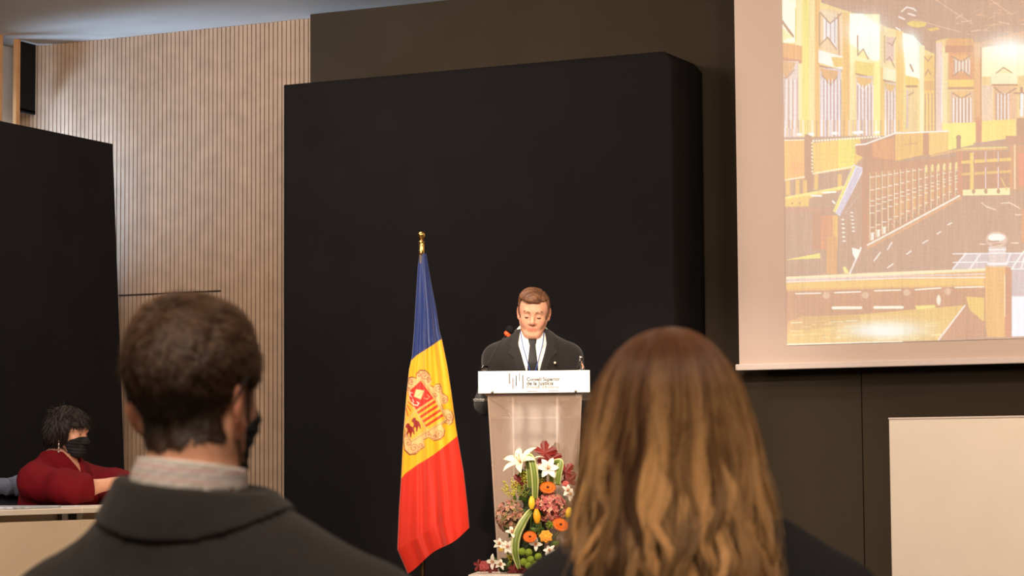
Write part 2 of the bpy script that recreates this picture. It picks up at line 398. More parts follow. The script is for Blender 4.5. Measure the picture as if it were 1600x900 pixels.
# ------------------------------------------------------------------ long side desk
P0 = at(0, 797.5, 9.5); XD = P0.x; ZD = P0.z
yA = onX(-150, 806, XD).y; yB = onX(128, 795, XD).y; yC = onX(441, 785, XD).y
m_edge = mat('desk_edge', (224, 204, 180), .45, var=.02)
def desk(y0, y1, zp, label):
    d = empty('desk', (XD-.3, (y0+y1)/2, LOWD), label, 'desk', group='white topped desks along the left side')
    L_ = y1-y0-.004; yc = (y0+y1)/2
    MB().box((XD-.275, yc, ZD-.011), (.55, L_, .022), bev=.002).done('desk_top', m_white, parent=d)
    MB().box((XD-.012, yc, (zp+LOWD+.05)/2), (.016, L_, zp-LOWD-.05)).done('front_panel', m_tan, parent=d)
    MB().box((XD-.275, yc, ZD-.045), (.40, L_-.1, .04)).done('underframe', m_tan, parent=d)
    for s in (y0+.05, y1-.05):
        for xx in (XD-.07, XD-.50): MB().box((xx, s, (ZD-.022+LOWD)/2), (.04, .04, ZD-.022-LOWD)).done('leg', m_metal, parent=d)
    return d
zp1 = onX(64, 814.5, XD-.004).z
desk(yA, yB, zp1, 'white topped desk with beige front panel in front of the woman in red')
desk(yB+.002, yC, zp1, 'white topped desk running on behind the man in the dark jacket to the backdrop')
struct(MB().box((XD-.85, (yA+yC)/2-.2, LOWD/2), (2.4, yC-yA+1.0, LOWD)), 'floor_dais', m_stage)
# papers on the desk
m_paper = mat('paper', (222, 226, 236), .6, var=.04, scale=60)
m_mag = mat('magazine_cover', (186, 194, 208), .35, var=.3, scale=25)
q = onZ(30, 789.5, ZD)
o = MB().box((XD-.24, onX(8, 790, XD-.24).y, ZD+.006), (.30, .42, .010), Matrix.Rotation(.15, 3, 'Z'), bev=.003).done('magazine', m_mag); recenter(o); tag(o, 'open glossy magazine lying on the desk in front of the grey coat', 'magazine')
o = MB().box((XD-.3, onX(150, 790, XD).y, ZD+.0035), (.21, .30, .005), Matrix.Rotation(-.1, 3, 'Z')).done('paper_sheets', m_paper); recenter(o); tag(o, 'white sheets lying on the desk under the woman\'s forearms', 'paper')
# ------------------------------------------------------------------ people
m_skin = mat('skin', (222, 172, 148), .5, attr='Col', var=.05, scale=60, bump=.06, bscale=500, sss=.12, spec=.35)
m_suit = mat('suit_wool', (38, 35, 36), .9, var=.08, scale=60, bump=.2, bscale=260, spec=.25, sheen=.15)
m_suit2 = mat('jacket_wool', (50, 46, 45), .92, var=.08, scale=40, bump=.25, bscale=180, spec=.2, sheen=.12)
m_lapel = mat('suit_lapel', (43, 40, 40), .85, var=.06, scale=60, bump=.15, bscale=260, spec=.25, sheen=.15)
m_trouser = mat('trouser_cloth', (40, 38, 40), .9, var=.08)
m_shoe = mat('shoe_leather', (26, 22, 20), .3, var=.05)
m_shirtw = mat('white_shirt', (240, 238, 236), .7, var=.02, bump=.08, bscale=120)
m_tie = mat('black_tie', (24, 22, 24), .6, var=.15, scale=200)
m_hairc = mat('hair', (60, 45, 35), .5, attr='Col', var=.06, scale=80, spec=.4)
m_mask = mat('black_mask', (24, 24, 28), .85, var=.08, bump=.1)
m_blouse = mat('maroon_blouse', (108, 10, 22), .8, var=.06, scale=20, bump=.15, bscale=90, spec=.2)
m_dress = mat('black_knit', (30, 29, 33), .95, var=.1, scale=80, bump=.3, bscale=300)
m_dark = mat('dark_line', (52, 30, 24), .6)

def head(C, M, s=1., female=False, ears=True, edz=0.):
    keep = (C.M, C.t); C.M = M @ Matrix.Scale(s, 4) ; MS = C.M
    def E(c, r, R=None, k=.02, op=1):
        C.M = M; C.ell(Vector(c)*s, Vector(r if hasattr(r, '__len__') else (r,)*3)*s, R, k*s, op)
    def K(a, b, ra, rb=None, k=.015, op=1):
        C.M = M; C.cap(Vector(a)*s, Vector(b)*s, ra*s, (ra if rb is None else rb)*s, k*s, op)
    C.t = 'skull'
    E((0, -.018, .034), (.077, .097, .083)); E((0, .02, .012), (.067, .072, .088), k=.03)
    C.t = 'face'
    jw = .048 if female else .056
    E((0, .026, -.058), (jw, .056, .052), k=.03); E((0, .064, -.098), (.026, .024, .019), k=.03)
    for sx in (-1, 1):
        K((sx*.056, .0, -.045), (sx*.026, .066, -.098), .014, .012, k=.03)      # jaw line
        E((sx*.038, .058, -.03), (.023, .022, .024), k=.025)                     # cheek
    K((-.03, .078, .024), (.03, .078, .024), .012, k=.02)                        # brow
    for sx in (-1, 1): E((sx*.031, .099, .001), (.018, .017, .013), k=.014, op=-1)
    for sx in (-1, 1): E((sx*.031, .0735, -.001), (.0135, .0135, .0125), k=.004)   # lids over the eyes
    K((0, .082, .012), (0, .104, -.030), .0075, .0105, k=.012)
    E((0, .101, -.034), (.0115, .012, .010), k=.008)
    for sx in (-1, 1): E((sx*.0125, .092, -.038), (.0085, .011, .0075), k=.006)
    K((-.016, .081, -.066), (.016, .081, -.066), .0075, k=.008); K((-.013, .081, -.078), (.013, .081, -.078), .0078, k=.008)
    K((-.024, .094, -.0715), (.024, .094, -.0715), .003, k=.006, op=-1)
    K((-.02, .098, -.09), (.02, .098, -.09), .008, k=.014, op=-1)
    if ears:
        C.t = 'ear'
        for sx in (-1, 1):
            R = Matrix.Rotation(sx*math.radians(24), 3, 'Z') @ Matrix.Rotation(math.radians(10), 3, 'X')
            E((sx*.081, -.014, -.004+edz), (.0075, .019, .032), R, k=.010)
            E((sx*.0885, -.008, .002+edz), (.006, .010, .018), R, k=.006, op=-1)
            E((sx*.079, -.004, -.03+edz), (.007, .009, .011), R, k=.008)
    C.M, C.t = keep
def hand(C, w, d, up, s=1, curl=.5, spread=1., right=True):
    """w wrist, d direction towards the fingers, up = back of the hand"""
    C.t = 'hand'; d = Vector(d).normalized(); up = Vector(up); up = (up-d*up.dot(d)).normalized(); sd = d.cross(up)   # towards the person's right
    if not right: sd = -sd                      # sd now points away from the thumb
    w = Vector(w)
    C.chain([w-d*.02, w+d*.025], [.022*s, .024*s], k=.02)
    for i, o in enumerate((-.026, -.009, .009, .026)):
        b = w+d*(.088-abs(i-1.2)*.004)*s+sd*o*s
        C.cap(w+d*.03*s+sd*o*.6*s, b, .0125*s, .0105*s, k=.014)
        L = (.040, .045, .041, .032)[i]*s; dd = d.copy(); p = b; r = .0088*s
        for j, l in enumerate((1, .62, .5)):
            a = curl*(.35, .75, .6)[j]; ax = d.cross(up)
            dd = (Matrix.Rotation(-a, 3, ax) @ dd); q = p+dd*L*l+sd*(o*.10*spread)
            C.cap(p, q, r, r*.9, k=.003); p = q; r *= .9
    b = w+d*.02*s-sd*.022*s; p = b+(d*.55-sd*.65-up*.35).normalized()*.042*s; q = p+(d*.9-sd*.2-up*.25).normalized()*.032*s
    C.cap(b, p, .0135*s, .0105*s, k=.014); C.cap(p, q, .0102*s, .009*s, k=.003); C.cap(q, q+(d-up*.4).normalized()*.022*s, .009*s, .0078*s, k=.003)
def torso(C, J, w=1., female=False):
    C.t = 'torso'; n, c, wa, p = [Vector(J[k]) for k in ('neck', 'chest', 'waist', 'pelvis')]
    C.ell(c, (.155*w, .112*w, .19), k=.06); C.ell(wa, (.14*w, .105*w, .15), k=.06); C.ell(p, (.165*w, .125*w, .125), k=.06)
    for s in ('R', 'L'):
        sh = Vector(J['sh'+s]); C.cap(c+Vector((0, 0, .08)), sh, .085*w, .062*w, k=.07)
        C.cap(n+Vector((0, -.02, .015)), sh+Vector((0, -.01, .0)), .042, .046*w, k=.05)
    C.cap(c+Vector((0, 0, .05)), n, .10*w, .055, k=.06)
    if female:
        for sx in (-1, 1): C.ell(c+Vector((sx*.075, .075, -.0)), (.06, .06, .06), k=.04)
def arms(C, J, w=1., sides='RL', hands=True, curl=.5, right_up=None):
    for s in sides:
        sh, el, wr = [Vector(J[k+s]) for k in ('sh', 'el', 'wr')]
        C.t = 'uparm'; C.cap(sh, el, .052*w, .042*w, k=.03)
        C.t = 'forearm'; C.cap(el, el.lerp(wr, .4), .042*w, .040*w, k=.02); C.cap(el.lerp(wr, .4), wr, .040*w, .026*w, k=.015)
        if hands: hand(C, wr, J['hd'+s], J['hu'+s], .98*(.92 if w < .95 else 1), J.get('curl', curl), right=(s == 'R'))
def legs(C, J, w=1.):
    for s in 'RL':
        hp, kn, an = [Vector(J[k+s]) for k in ('hip', 'knee', 'ank')]; f = Vector(J.get('foot', (0, 1, 0)))
        C.t = 'leg'; C.cap(hp, kn, .082*w, .056*w, k=.05); C.cap(kn, kn.lerp(an, .35), .056*w, .055*w, k=.03); C.cap(kn.lerp(an, .35), an, .055*w, .036*w, k=.02)
        C.t = 'foot'; C.cap(an+Vector((0, -.03, -.045)), an+Vector((0, .05, -.04)), .034, .036, k=.03); C.cap(an+Vector((0, .05, -.045)), an+Vector((0, .15, -.052)), .036, .026, k=.03)
def mirror(J, keys):
    for k, v in keys.items(): J[k+'R'] = v; J[k+'L'] = (-v[0], v[1], v[2])
def poly_sd(px_, pz_, poly):
    """signed distance (negative inside) of 2D points to polygon, numpy broadcast"""
    d = np.full(np.broadcast(px_, pz_).shape, 1e9, dtype=np.float32); s = np.ones(d.shape, dtype=np.float32); n = len(poly)
    for i in range(n):
        a = poly[i]; b = poly[i-1]; ex, ez = b[0]-a[0], b[1]-a[1]; wx, wz = px_-a[0], pz_-a[1]
        t = np.clip((wx*ex+wz*ez)/(ex*ex+ez*ez+1e-12), 0, 1); d = np.minimum(d, (wx-ex*t)**2+(wz-ez*t)**2)
        c1, c2, c3 = pz_ >= a[1], pz_ < b[1], ex*wz > ez*wx
        fl = (c1 & c2 & c3) | (~c1 & ~c2 & ~c3); s = np.where(fl, -s, s)
    return s*np.sqrt(d)
def local(ax, M):
    X, Y, Z = grid_xyz(ax); A = np.array(M.inverted()); return [A[i, 0]*X+A[i, 1]*Y+A[i, 2]*Z+A[i, 3] for i in range(3)]
def localV(V, M):
    A = np.array(M.inverted()); return V@A[:3, :3].T+A[:3, 3]
def mx_(*a):
    r = a[0]
    for b in a[1:]: r = np.maximum(r, b)
    return r
def mn_(*a):
    r = a[0]
    for b in a[1:]: r = np.minimum(r, b)
    return r
def bnd(M, lo, hi):
    P = [M @ Vector((x, y, z)) for x in (lo[0], hi[0]) for y in (lo[1], hi[1]) for z in (lo[2], hi[2])]
    return np.min([list(p) for p in P], axis=0), np.max([list(p) for p in P], axis=0)
def lin(c): return np.array(s2l(c), dtype=np.float32)
def mixc(a, b, t): return a*(1-t[:, None])+b*t[:, None]
def skin_col(base, lips, MH, s=1., lipx=.026, beard=None, ear=None):
    def f(V):
        L = localV(V, MH)/s; c = np.tile(lin(base), (len(V), 1))
        t = np.clip(1-np.maximum(np.abs(L[:, 0])/lipx, np.abs(L[:, 2]+.0715)/.0125)**4, 0, 1)*(L[:, 1] > .06)
        c = mixc(c, lin(lips), t)
        ck = np.exp(-(((np.abs(L[:, 0])-.04)/.02)**2+((L[:, 2]+.03)/.02)**2))*(L[:, 1] > .03)*.35
        nn = np.exp(-((L[:, 0]/.013)**2+((L[:, 2]+.033)/.013)**2))*(L[:, 1] > .08)*.4
        c = mixc(c, lin(np.clip(np.array(base)*[1.0, .78, .74], 0, 255)), np.maximum(ck, nn))
        er = np.exp(-((np.abs(L[:, 0])-.088)/.012)**2)*(np.abs(L[:, 2]) < .05)*(np.abs(L[:, 1]) < .05)*.4
        return mixc(c, lin(np.clip(np.array(base)*[.98, .68, .62], 0, 255)), er)
    return f
def folds(V, amp=.004, f=3., seed=0, stretch=(1, 1, .45)): return amp*np.sign(1)*(1-np.abs(vnoise(V*np.array(stretch), seed, f, 3)))-amp*.5
def chair(M, label, seat_h=.415, loc=None, back=True):
    """simple upholstered conference chair: seat, backrest, four legs; M = person frame (faces +y)"""
    r = empty('conference_chair', M.translation, label, 'chair', group=None); r.rotation_euler = M.to_euler(); bpy.context.view_layer.update()
    mc = mat('chair_fabric', (44, 46, 54), .9, var=.1, scale=80, bump=.2)
    MB().box((0, .10, seat_h-.045), (.46, .42, .07), bev=.03).done('seat', mc, r, True, local=True)
    MB().box((0, -.235, seat_h+.24), (.44, .05, .34), Matrix.Rotation(math.radians(8), 3, 'X'), bev=.022).done('backrest', mc, r, True, local=True)
    for sx in (-1, 1):
        for yy in (-.11, .30): MB().tube([(sx*.21, yy, 0), (sx*.21, yy, seat_h-.075)], .012).done('leg', m_metal, r, local=True)
        MB().tube([(sx*.17, -.10, seat_h-.07), (sx*.17, -.225, seat_h-.04), (sx*.17, -.25, seat_h+.12)], .011).done('back_support', m_metal, r, local=True)
    return r
def blades(name, roots, dirs, normals, length, rad, cols, m, parent, lift=.25, segs=2, wob=.15):
    """short tapering hairs: three sided blades"""
    n = len(roots); D = dirs+normals*lift; D /= np.linalg.norm(D, axis=1)[:, None]
    L = length if hasattr(length, '__len__') else np.full(n, length)
    A = np.cross(D, normals); A /= np.linalg.norm(A, axis=1)[:, None]+1e-9
    V = np.zeros((n, 2*segs+1+0, 3), dtype=np.float32); D2 = dirs
    P = roots.copy(); V[:, 0] = P-A*rad; V[:, 1] = P+A*rad; d = D
    for s in range(1, segs+1):
        P = P+d*(L/segs)[:, None]; d = d-normals*lift*.9/segs; d = d/np.linalg.norm(d, axis=1)[:, None]
        if s < segs: V[:, 2*s] = P-A*rad*.8; V[:, 2*s+1] = P+A*rad*.8
        else: V[:, 2*s] = P
    base = (np.arange(n)*(2*segs+1))[:, None]; F = []
    for s in range(segs-1): F.append(base+np.array([[2*s, 2*s+1, 2*s+3, 2*s+2]]))
    F.append(base+np.array([[2*segs-2, 2*segs-1, 2*segs, 2*segs]]))
    Fq = np.concatenate(F)
    faces = [tuple(f) for f in Fq[:n*(segs-1)]]+[tuple(f[:3]) for f in Fq[n*(segs-1):]]
    me = bpy.data.meshes.new(name); me.from_pydata(V.reshape(-1, 3).tolist(), [], faces)
    a = me.color_attributes.new('Col', 'FLOAT_COLOR', 'POINT'); c = np.ones((n, 2*segs+1, 4), dtype=np.float32); c[:, :, :3] = cols[:, None]
    a.data.foreach_set('color', c.ravel()); return link(name, me, m, parent, smooth=False)
def tubes_np(name, P, rad, cols, m, parent, k=3):
    """P (n, s, 3) strand points, rad (n, s), cols (n, s, 3): one mesh of thin strands"""
    n, s, _ = P.shape; T = np.gradient(P, axis=1); T /= np.linalg.norm(T, axis=2)[:, :, None]+1e-9
    ref = np.tile(np.array([.3, .9, .1]), (n, s, 1)); A = np.cross(T, ref); A /= np.linalg.norm(A, axis=2)[:, :, None]+1e-9; B = np.cross(T, A)
    V = np.stack([P+(A*math.cos(2*math.pi*i/k)+B*math.sin(2*math.pi*i/k))*rad[:, :, None] for i in range(k)], 2)
    idx = np.arange(n*s*k).reshape(n, s, k); F = []
    for i in range(k):
        j = (i+1) % k; F.append(np.stack([idx[:, :-1, i], idx[:, :-1, j], idx[:, 1:, j], idx[:, 1:, i]], -1).reshape(-1, 4))
    return link(name, mesh_np(name, V.reshape(-1, 3), np.concatenate(F), np.repeat(cols[:, :, None, :], k, 2).reshape(-1, 3)), m, parent)
def frame(loc, rz, rx=0, ry=0): return Matrix.Translation(loc) @ Euler((rx, ry, rz), 'ZYX').to_matrix().to_4x4()

# ================================================================== the speaker
S0 = at(833, 700, 12.36); S0 = Vector((S0.x, S0.y, DAIS)); MS = frame(S0, YAW+math.pi)
sp = empty('person', S0, 'man in black suit, white shirt and black tie reading at the lectern, head bowed', 'person')
sp.rotation_euler = (0, 0, 0); bpy.context.view_layer.update()
J = dict(neck=(0, .00, 1.385), chest=(0, .0, 1.215), waist=(0, 0, 1.05), pelvis=(0, 0, .92), foot=(0, 1, 0), curl=.25)
mirror(J, dict(sh=(.176, .0, 1.288), el=(.238, .05, 1.06), wr=(.15, .31, 1.15), hip=(.085, 0, .90), knee=(.09, .01, .49), ank=(.095, -.01, .085)))
J['hdR'] = (-.35, 1, .05); J['hdL'] = (.35, 1, .05); J['huR'] = J['huL'] = (0, -.2, 1)
C = Clay(); C.M = MS; torso(C, J); arms(C, J); legs(C, J)
MH = MS @ frame((-.008, .075, 1.527), math.radians(-4), math.radians(-17), math.radians(-3)); HS = .985
C.t = 'neck'; C.cap((0, .0, 1.385), (0, .04, 1.47), .060, .056, k=.03)
head(C, MH, HS)
Pb = C.P
C.t = 'face'; C.M = MH
C.ell((-.026, .066, -.05), (.018, .018, .02), k=.02); C.ell((.026, .066, -.05), (.018, .018, .02), k=.02)       # fuller cheeks
C.ell((0, .03, -.108), (.042, .04, .022), k=.03)                                                                # under the chin
C.ell((-.031, .102, .006), (.016, .012, .008), k=.010, op=-1); C.ell((.031, .102, .006), (.016, .012, .008), k=.010, op=-1)
for sx in (-1, 1):
    C.cap((sx*.019, .100, -.040), (sx*.035, .088, -.070), .0022, k=.007, op=-1); C.cap((sx*.018, .093, -.012), (sx*.040, .086, -.018), .002, k=.006, op=-1)
C.cap((-.03, .094, .048), (.03, .094, .048), .0016, k=.005, op=-1)
F, lo, h, ax = field(Pb, .0033)
body = clay_mesh('body', F, lo, h, m_skin, sp, 1, skin_col((224, 166, 138), (200, 130, 110), MH, HS))
# eyes: lash lines, brows
for sx in (-1, 1):
    mb = MB(); pts = [MH @ Vector((sx*(.031+.0135*math.sin(a)), .0735+.0138*math.cos(a)*.93, -.006-.003*math.cos(a))) for a in np.linspace(-.95, .95, 9)]
    mb.tube(pts, [.0008, .0018, .0024, .0026, .0026, .0026, .0024, .0018, .0008], 6).done('eyelashes', m_dark, sp, True)
    pts = [MH @ Vector((sx*(.013+.036*t), .0915-.012*t*t, .019+.007*math.sin(t*2.4))) for t in np.linspace(0, 1, 7)]
    MB().tube(pts, [.0028, .0036, .0036, .0034, .003, .0024, .0012], 6).done('eyebrow', mat('brow_hair', (104, 72, 52), .8), sp, True)
# hair: combed over from a parting on his left
def hair_cap(P, MH, s, off, region, m, parent, colf, h=.003, grooves=None, it=1, extra=None, bulk=None):
    Q = [p for p in P if p[6] in ('skull',)]
    if extra: Q = Q+extra
    lo, hi = bnd(MH, (-.13*s, -.16*s, -.22*s), (.13*s, .14*s, .16*s))
    F, lo, h, ax = field(Q, h, lo, hi, off); l = [a/s for a in local(ax, MH)]
    if bulk is not None: F = F-(bulk(*l)*np.clip((.040-F)/.02, 0, 1)).astype(np.float32)
    R = region(*l)*s; kk = .006; hh = np.maximum(kk-np.abs(F-R), 0)/kk; F = np.maximum(F, R)+hh*hh*kk*.25
    return clay_mesh('hair', F.astype(np.float32), lo, h, m, parent, it, colf, grooves)
def sp_region(x, y, z):
    front = .072-z+.25*np.maximum(np.abs(x)-.03, 0)+0*y                 # above the forehead
    side = mx_(-.030-z+0*x, y-.030+0*x)                                    # behind the temples
    ear = .03-np.sqrt((y+.008)**2+(z+.004)**2*.6)+0*x
    return mx_(mn_(front, side), np.where(np.abs(x) > .06, mx_(ear, -9), -9), -.075-z+0*x)
def sp_bulk(x, y, z): return .020*np.exp(-((z-.115)/.05)**2)*(1+.5*np.sin(x*30+.6))*np.clip((y+.05)/.08, .2, 1)
def sp_groove(V):
    L = localV(V, MH); g = vnoise(np.stack([L[:, 0]*.9-.3*L[:, 1], L[:, 1]*5.5, L[:, 2]*1.2], 1), 3, 14, 2)
    part = np.exp(-((L[:, 0]+.042)/.004)**2)*(L[:, 2] > .07)
    return .0022*g-.004*part
def sp_hcol(V):
    L = localV(V, MH); g = vnoise(np.stack([L[:, 0]*.9, L[:, 1]*5.5, L[:, 2]*1.2], 1), 3, 14, 2)*.5+.5
    c = mixc(np.tile(lin((64, 38, 26)), (len(V), 1)), lin((132, 90, 64)), np.clip(g, 0, 1))
    side = np.clip((.05-L[:, 2])/.05, 0, 1)*.6; return mixc(c, lin((92, 72, 60)), side)
hair_cap(Pb, MH, HS, .006, sp_region, m_hairc, sp, sp_hcol, .0026, sp_groove, 1, bulk=sp_bulk)
# shirt, jacket, lapels, tie
TO = [p for p in Pb if p[6] in ('torso', 'uparm', 'forearm')]
TR = [p for p in Pb if p[6] in ('torso',)]
NK = [p for p in Pb if p[6] == 'neck']
lo, hi = bnd(MS, (-.17, -.16, 1.0), (.17, .20, 1.45))
F, lo, h, ax = field(TR, .004, lo, hi, .010); x, y, z = local(ax, MS)
Fs = mx_(F, 1.02-z+0*x, z-1.41+0*x); clay_mesh('shirt', Fs.astype(np.float32), lo, h, m_shirtw, sp)
# shirt collar: a stand around the neck with two wings
F2, lo, h, ax = field(NK+TR, .003, *bnd(MS, (-.12, -.12, 1.33), (.12, .16, 1.50)), .0125); x, y, z = local(ax, MS)
ztop = 1.462-.55*y; gap = poly_sd(x+0*y, z+0*y, [(0, 1.385), (.035, 1.50), (-.035, 1.50)])
gap = np.where(y+0*x+0*z > 0, -gap, -9)
low = np.where(y+0*x+0*z > .02, -poly_sd(x+0*y, z+0*y, [(-.10, 1.52), (-.085, 1.375), (-.045, 1.335), (0, 1.40), (.045, 1.335), (.085, 1.375), (.10, 1.52)])*-1, 1.385-z+0*x+0*y)
clay_mesh('shirt_collar', mx_(F2, z-ztop+0*x, low, gap).astype(np.float32), lo, h, m_shirtw, sp)
F, lo, h, ax = field(TO, .005, off=.020); x, y, z = local(ax, MS)
V_OPEN = [(-.062, 1.46), (-.075, 1.36), (0, 1.08), (.075, 1.36), (.062, 1.46), (0, 1.6)]
vcut = np.where(y+0*x+0*z > .0, -poly_sd(x+0*y, z+0*y, V_OPEN), -9)
neckcut = .072-np.sqrt(x**2+(y-.005)**2)+0*z; neckcut = np.where(z+0*x+0*y > 1.37, neckcut, -9)
hem = .80-z+0*x+0*y
cuff = []
Fj = mx_(F, vcut, neckcut, hem)
for s in 'RL':
    w_ = Vector(J['wr'+s]); e_ = Vector(J['el'+s]); d_ = (w_-e_).normalized()
    pl = (x-w_.x)*d_.x+(y-w_.y)*d_.y+(z-w_.z)*d_.z+.012
    nearw = np.sqrt((x-w_.x)**2+(y-w_.y)**2+(z-w_.z)**2)-.12
    Fj = mx_(Fj, np.where(nearw < 0, pl, -9))
clay_mesh('jacket', Fj.astype(np.float32), lo, h, m_suit, sp, 2, disp=lambda V: folds(V, .006, 2.6, 5))
F, lo, h, ax = field(TR, .003, *bnd(MS, (-.17, -.02, 1.03), (.17, .20, 1.46)), .027); x, y, z = local(ax, MS)
for sx in (-1, 1):
    pg = [(sx*.060, 1.445), (sx*.078, 1.36), (sx*.004, 1.075), (sx*.02, 1.08), (sx*.098, 1.29), (sx*.128, 1.315), (sx*.108, 1.345), (sx*.118, 1.358), (sx*.085, 1.44)]
    R = poly_sd(x+0*y, z+0*y, pg); clay_mesh('lapel', mx_(F, R, -F-.012, -y+0*x+0*z).astype(np.float32), lo, h, m_lapel, sp)
F, lo, h, ax = field(TR, .003, *bnd(MS, (-.06, -.02, 1.0), (.06, .20, 1.44)), .0165); x, y, z = local(ax, MS)
tie = poly_sd(x+0*y, z+0*y, [(-.026, 1.405), (.026, 1.405), (.015, 1.355), (.042, 1.10), (0, 1.03), (-.042, 1.10), (-.015, 1.355)])
clay_mesh('tie', mx_(F-.004*np.exp(-((z-1.385)/.018)**2)*1.6, tie, -y+.0+0*x+0*z).astype(np.float32), lo, h, m_tie, sp)
# lanyard and pin
def on_chest(x_, z_, off):
    best = .03
    for yy in np.arange(.02, .22, .001):
        q = MS @ Vector((x_, yy, z_)); X = np.array([[[q.x]]]); d = 1e9
        A = .05
        for p in TR:
            dd = float(prim_dist(p, np.array(q.x), np.array(q.y), np.array(q.z))); k = p[4]; hh = max(k-abs(A-dd), 0)/k; A = min(A, dd)-hh*hh*k*.25
        if A > off: return MS @ Vector((x_, yy, z_))
    return MS @ Vector((x_, .15, z_))
m_lany = mat('blue_lanyard', (48, 84, 170), .5)
for sx in (-1, 1): MB().tube([on_chest(sx*a, b, .024) for a, b in ((.062, 1.43), (.052, 1.36), (.036, 1.30), (.018, 1.235), (.003, 1.18))], .0022, 6).done('lanyard', m_lany, sp, True)
MB().box(on_chest(0, 1.165, .028), (.012, .006, .03)).done('lanyard_clip', m_lany, sp)
MB().ball(on_chest(-.115, 1.262, .031), .0075).done('lapel_pin', mat('pin_gold', (250, 236, 190), .25, metal=.7), sp, True)
# trousers and shoes
LG = [p for p in Pb if p[6] == 'leg']+[p for p in Pb if p[6] == 'torso']
F, lo, h, ax = field(LG, .006, off=.012); x, y, z = local(ax, MS)
clay_mesh('trousers', mx_(F, z-.98+0*x+0*y, .05-z+0*x+0*y).astype(np.float32), lo, h, m_trouser, sp, 2)
FT = [p for p in Pb if p[6] == 'foot']
F, lo, h, ax = field(FT, .005, off=.007); x, y, z = local(ax, MS)
clay_mesh('shoes', mx_(F, .001-z+0*x+0*y).astype(np.float32), lo, h, m_shoe, sp, 2)

# ================================================================== seated man seen from behind
G0 = at(336, 735, 2.94); G0 = Vector((G0.x, G0.y, 0)); MG = frame(G0, YAW-math.radians(8))
gm = empty('person', G0, 'short-haired man in dark jacket, seen from behind, black mask loop around his right ear', 'person')
J = dict(neck=(-.024, -.015, 1.025), chest=(0, .0, .845), waist=(0, 0, .72), pelvis=(0, .02, .575), curl=.5)
mirror(J, dict(sh=(.182, .0, .900), el=(.25, .07, .70), wr=(.13, .31, .665), hip=(.09, .02, .55), knee=(.11, .46, .535), ank=(.11, .45, .085)))
J['hdR'] = (-.3, 1, -.15); J['hdL'] = (.3, 1, -.15); J['huR'] = J['huL'] = (0, .1, 1)
C = Clay(); C.M = MG; torso(C, J, 1.04); arms(C, J, 1.02); legs(C, J)
hp = at(303, 616, 2.94)
MGH = Matrix.Translation(hp) @ Euler((math.radians(-3), math.radians(2), YAW-math.radians(25)), 'XYZ').to_matrix().to_4x4(); GS = .915
C.t = 'neck'; C.M = I4(); nk = at(291, 798, 2.925); hn = at(300, 705, 2.92); C.cap(nk, hn, .062, .054, k=.03)
head(C, MGH, GS, edz=-.016); Pg = C.P
C.t = 'ear'; C.M = MGH
F, lo, h, ax = field(Pg, .0035)
clay_mesh('body', F, lo, h, m_skin, gm, 1, skin_col((214, 158, 128), (180, 110, 96), MGH, GS))
def gm_region(x, y, z):
    back = mx_(-.086-z+.25*np.abs(x)+0*y, y+.020+.5*(z+.02)+0*x)
    top = mx_(.052-z+0*x+0*y, y-.085+0*x+0*z)
    side = mx_(y-.022+0*x+0*z, -.018-z+0*x+0*y)
    side = mn_(side, mx_(y-.052+0*x+0*z, .006+.6*(y-.02)-z+0*x))
    ear = np.where(np.abs(x)+0*y+0*z > .05, .027-np.sqrt((y-.002)**2+(z+.028)**2*.30)+0*x, -9)
    return mx_(mn_(back, top, side), ear)
def gm_hcol(V):
    L = localV(V, MGH)/GS; t = np.clip((L[:, 2]+.03)/.12, 0, 1); n = vnoise(L, 9, 16, 3)*.5+.5
    c = mixc(np.tile(lin((58, 42, 32)), (len(V), 1)), lin((92, 66, 48)), t*np.clip(n, 0, 1)); 
    fade = np.clip((-.06-L[:, 2])/.02, 0, 1)*.35; return mixc(c, lin((120, 84, 66)), fade)
def gm_disp(V):
    L = localV(V, MGH)/GS; return .0022*vnoise(L*np.array([1, 1, .7]), 4, 26, 2)
def gm_bulk(x, y, z): return .003*np.clip((z+.02)/.08, 0, 1)+.009*np.clip((z-.07)/.04, 0, 1)+0*x+0*y
neckP = [p for p in Pg if p[6] == 'neck']
gh = hair_cap(Pg, MGH, GS, .003, gm_region, m_hairc, gm, gm_hcol, .003, gm_disp, 2, extra=neckP+[p for p in Pg if p[6] == 'face' and p[0] == 'e' and p[5] == 1][:1], bulk=gm_bulk)
# short hairs standing on that cap
def scalp_samples(o, n, seed=0):
    me = o.data; q = len(me.polygons); c = np.empty(q*3); nn = np.empty(q*3); me.polygons.foreach_get('center', c); me.polygons.foreach_get('normal', nn)
    mw = np.array(o.matrix_world); c = c.reshape(-1, 3); nn = nn.reshape(-1, 3); r = np.random.default_rng(seed); i = r.integers(0, q, n)
    return c[i]+r.normal(0, .0012, (n, 3)), nn[i], i
bpy.context.view_layer.update()
c_, n_, _i = scalp_samples(gh, 26000, 1)
mwp = np.array(gm.matrix_world); cw = c_+mwp[:3, 3]
L = localV(cw, MGH)/GS; Ln = n_@np.array(MGH.to_3x3())
crown = np.array([-.012, -.072, .095]); dv = L-crown; rr = np.linalg.norm(dv, axis=1)[:, None]+1e-6
swirl = np.cross(dv/rr, Ln); dl = dv/rr+.5*swirl*np.exp(-(rr/.05)**2)+RNG.normal(0, .22, L.shape); dl -= Ln*np.sum(dl*Ln, 1)[:, None]; dl /= np.linalg.norm(dl, axis=1)[:, None]+1e-9
keep = (L[:, 2] > -.088)
dw = dl@np.array(MGH.to_3x3()).T
ln = .004+.007*np.clip((L[:, 2]+.06)/.12, 0, 1)+RNG.uniform(-.001, .002, len(L))
t = np.clip((L[:, 2]+.02)/.1, 0, 1); base = mixc(np.tile(lin((58, 42, 32)), (len(L), 1)), lin((120, 88, 64)), t*RNG.uniform(0, 1, len(L)))
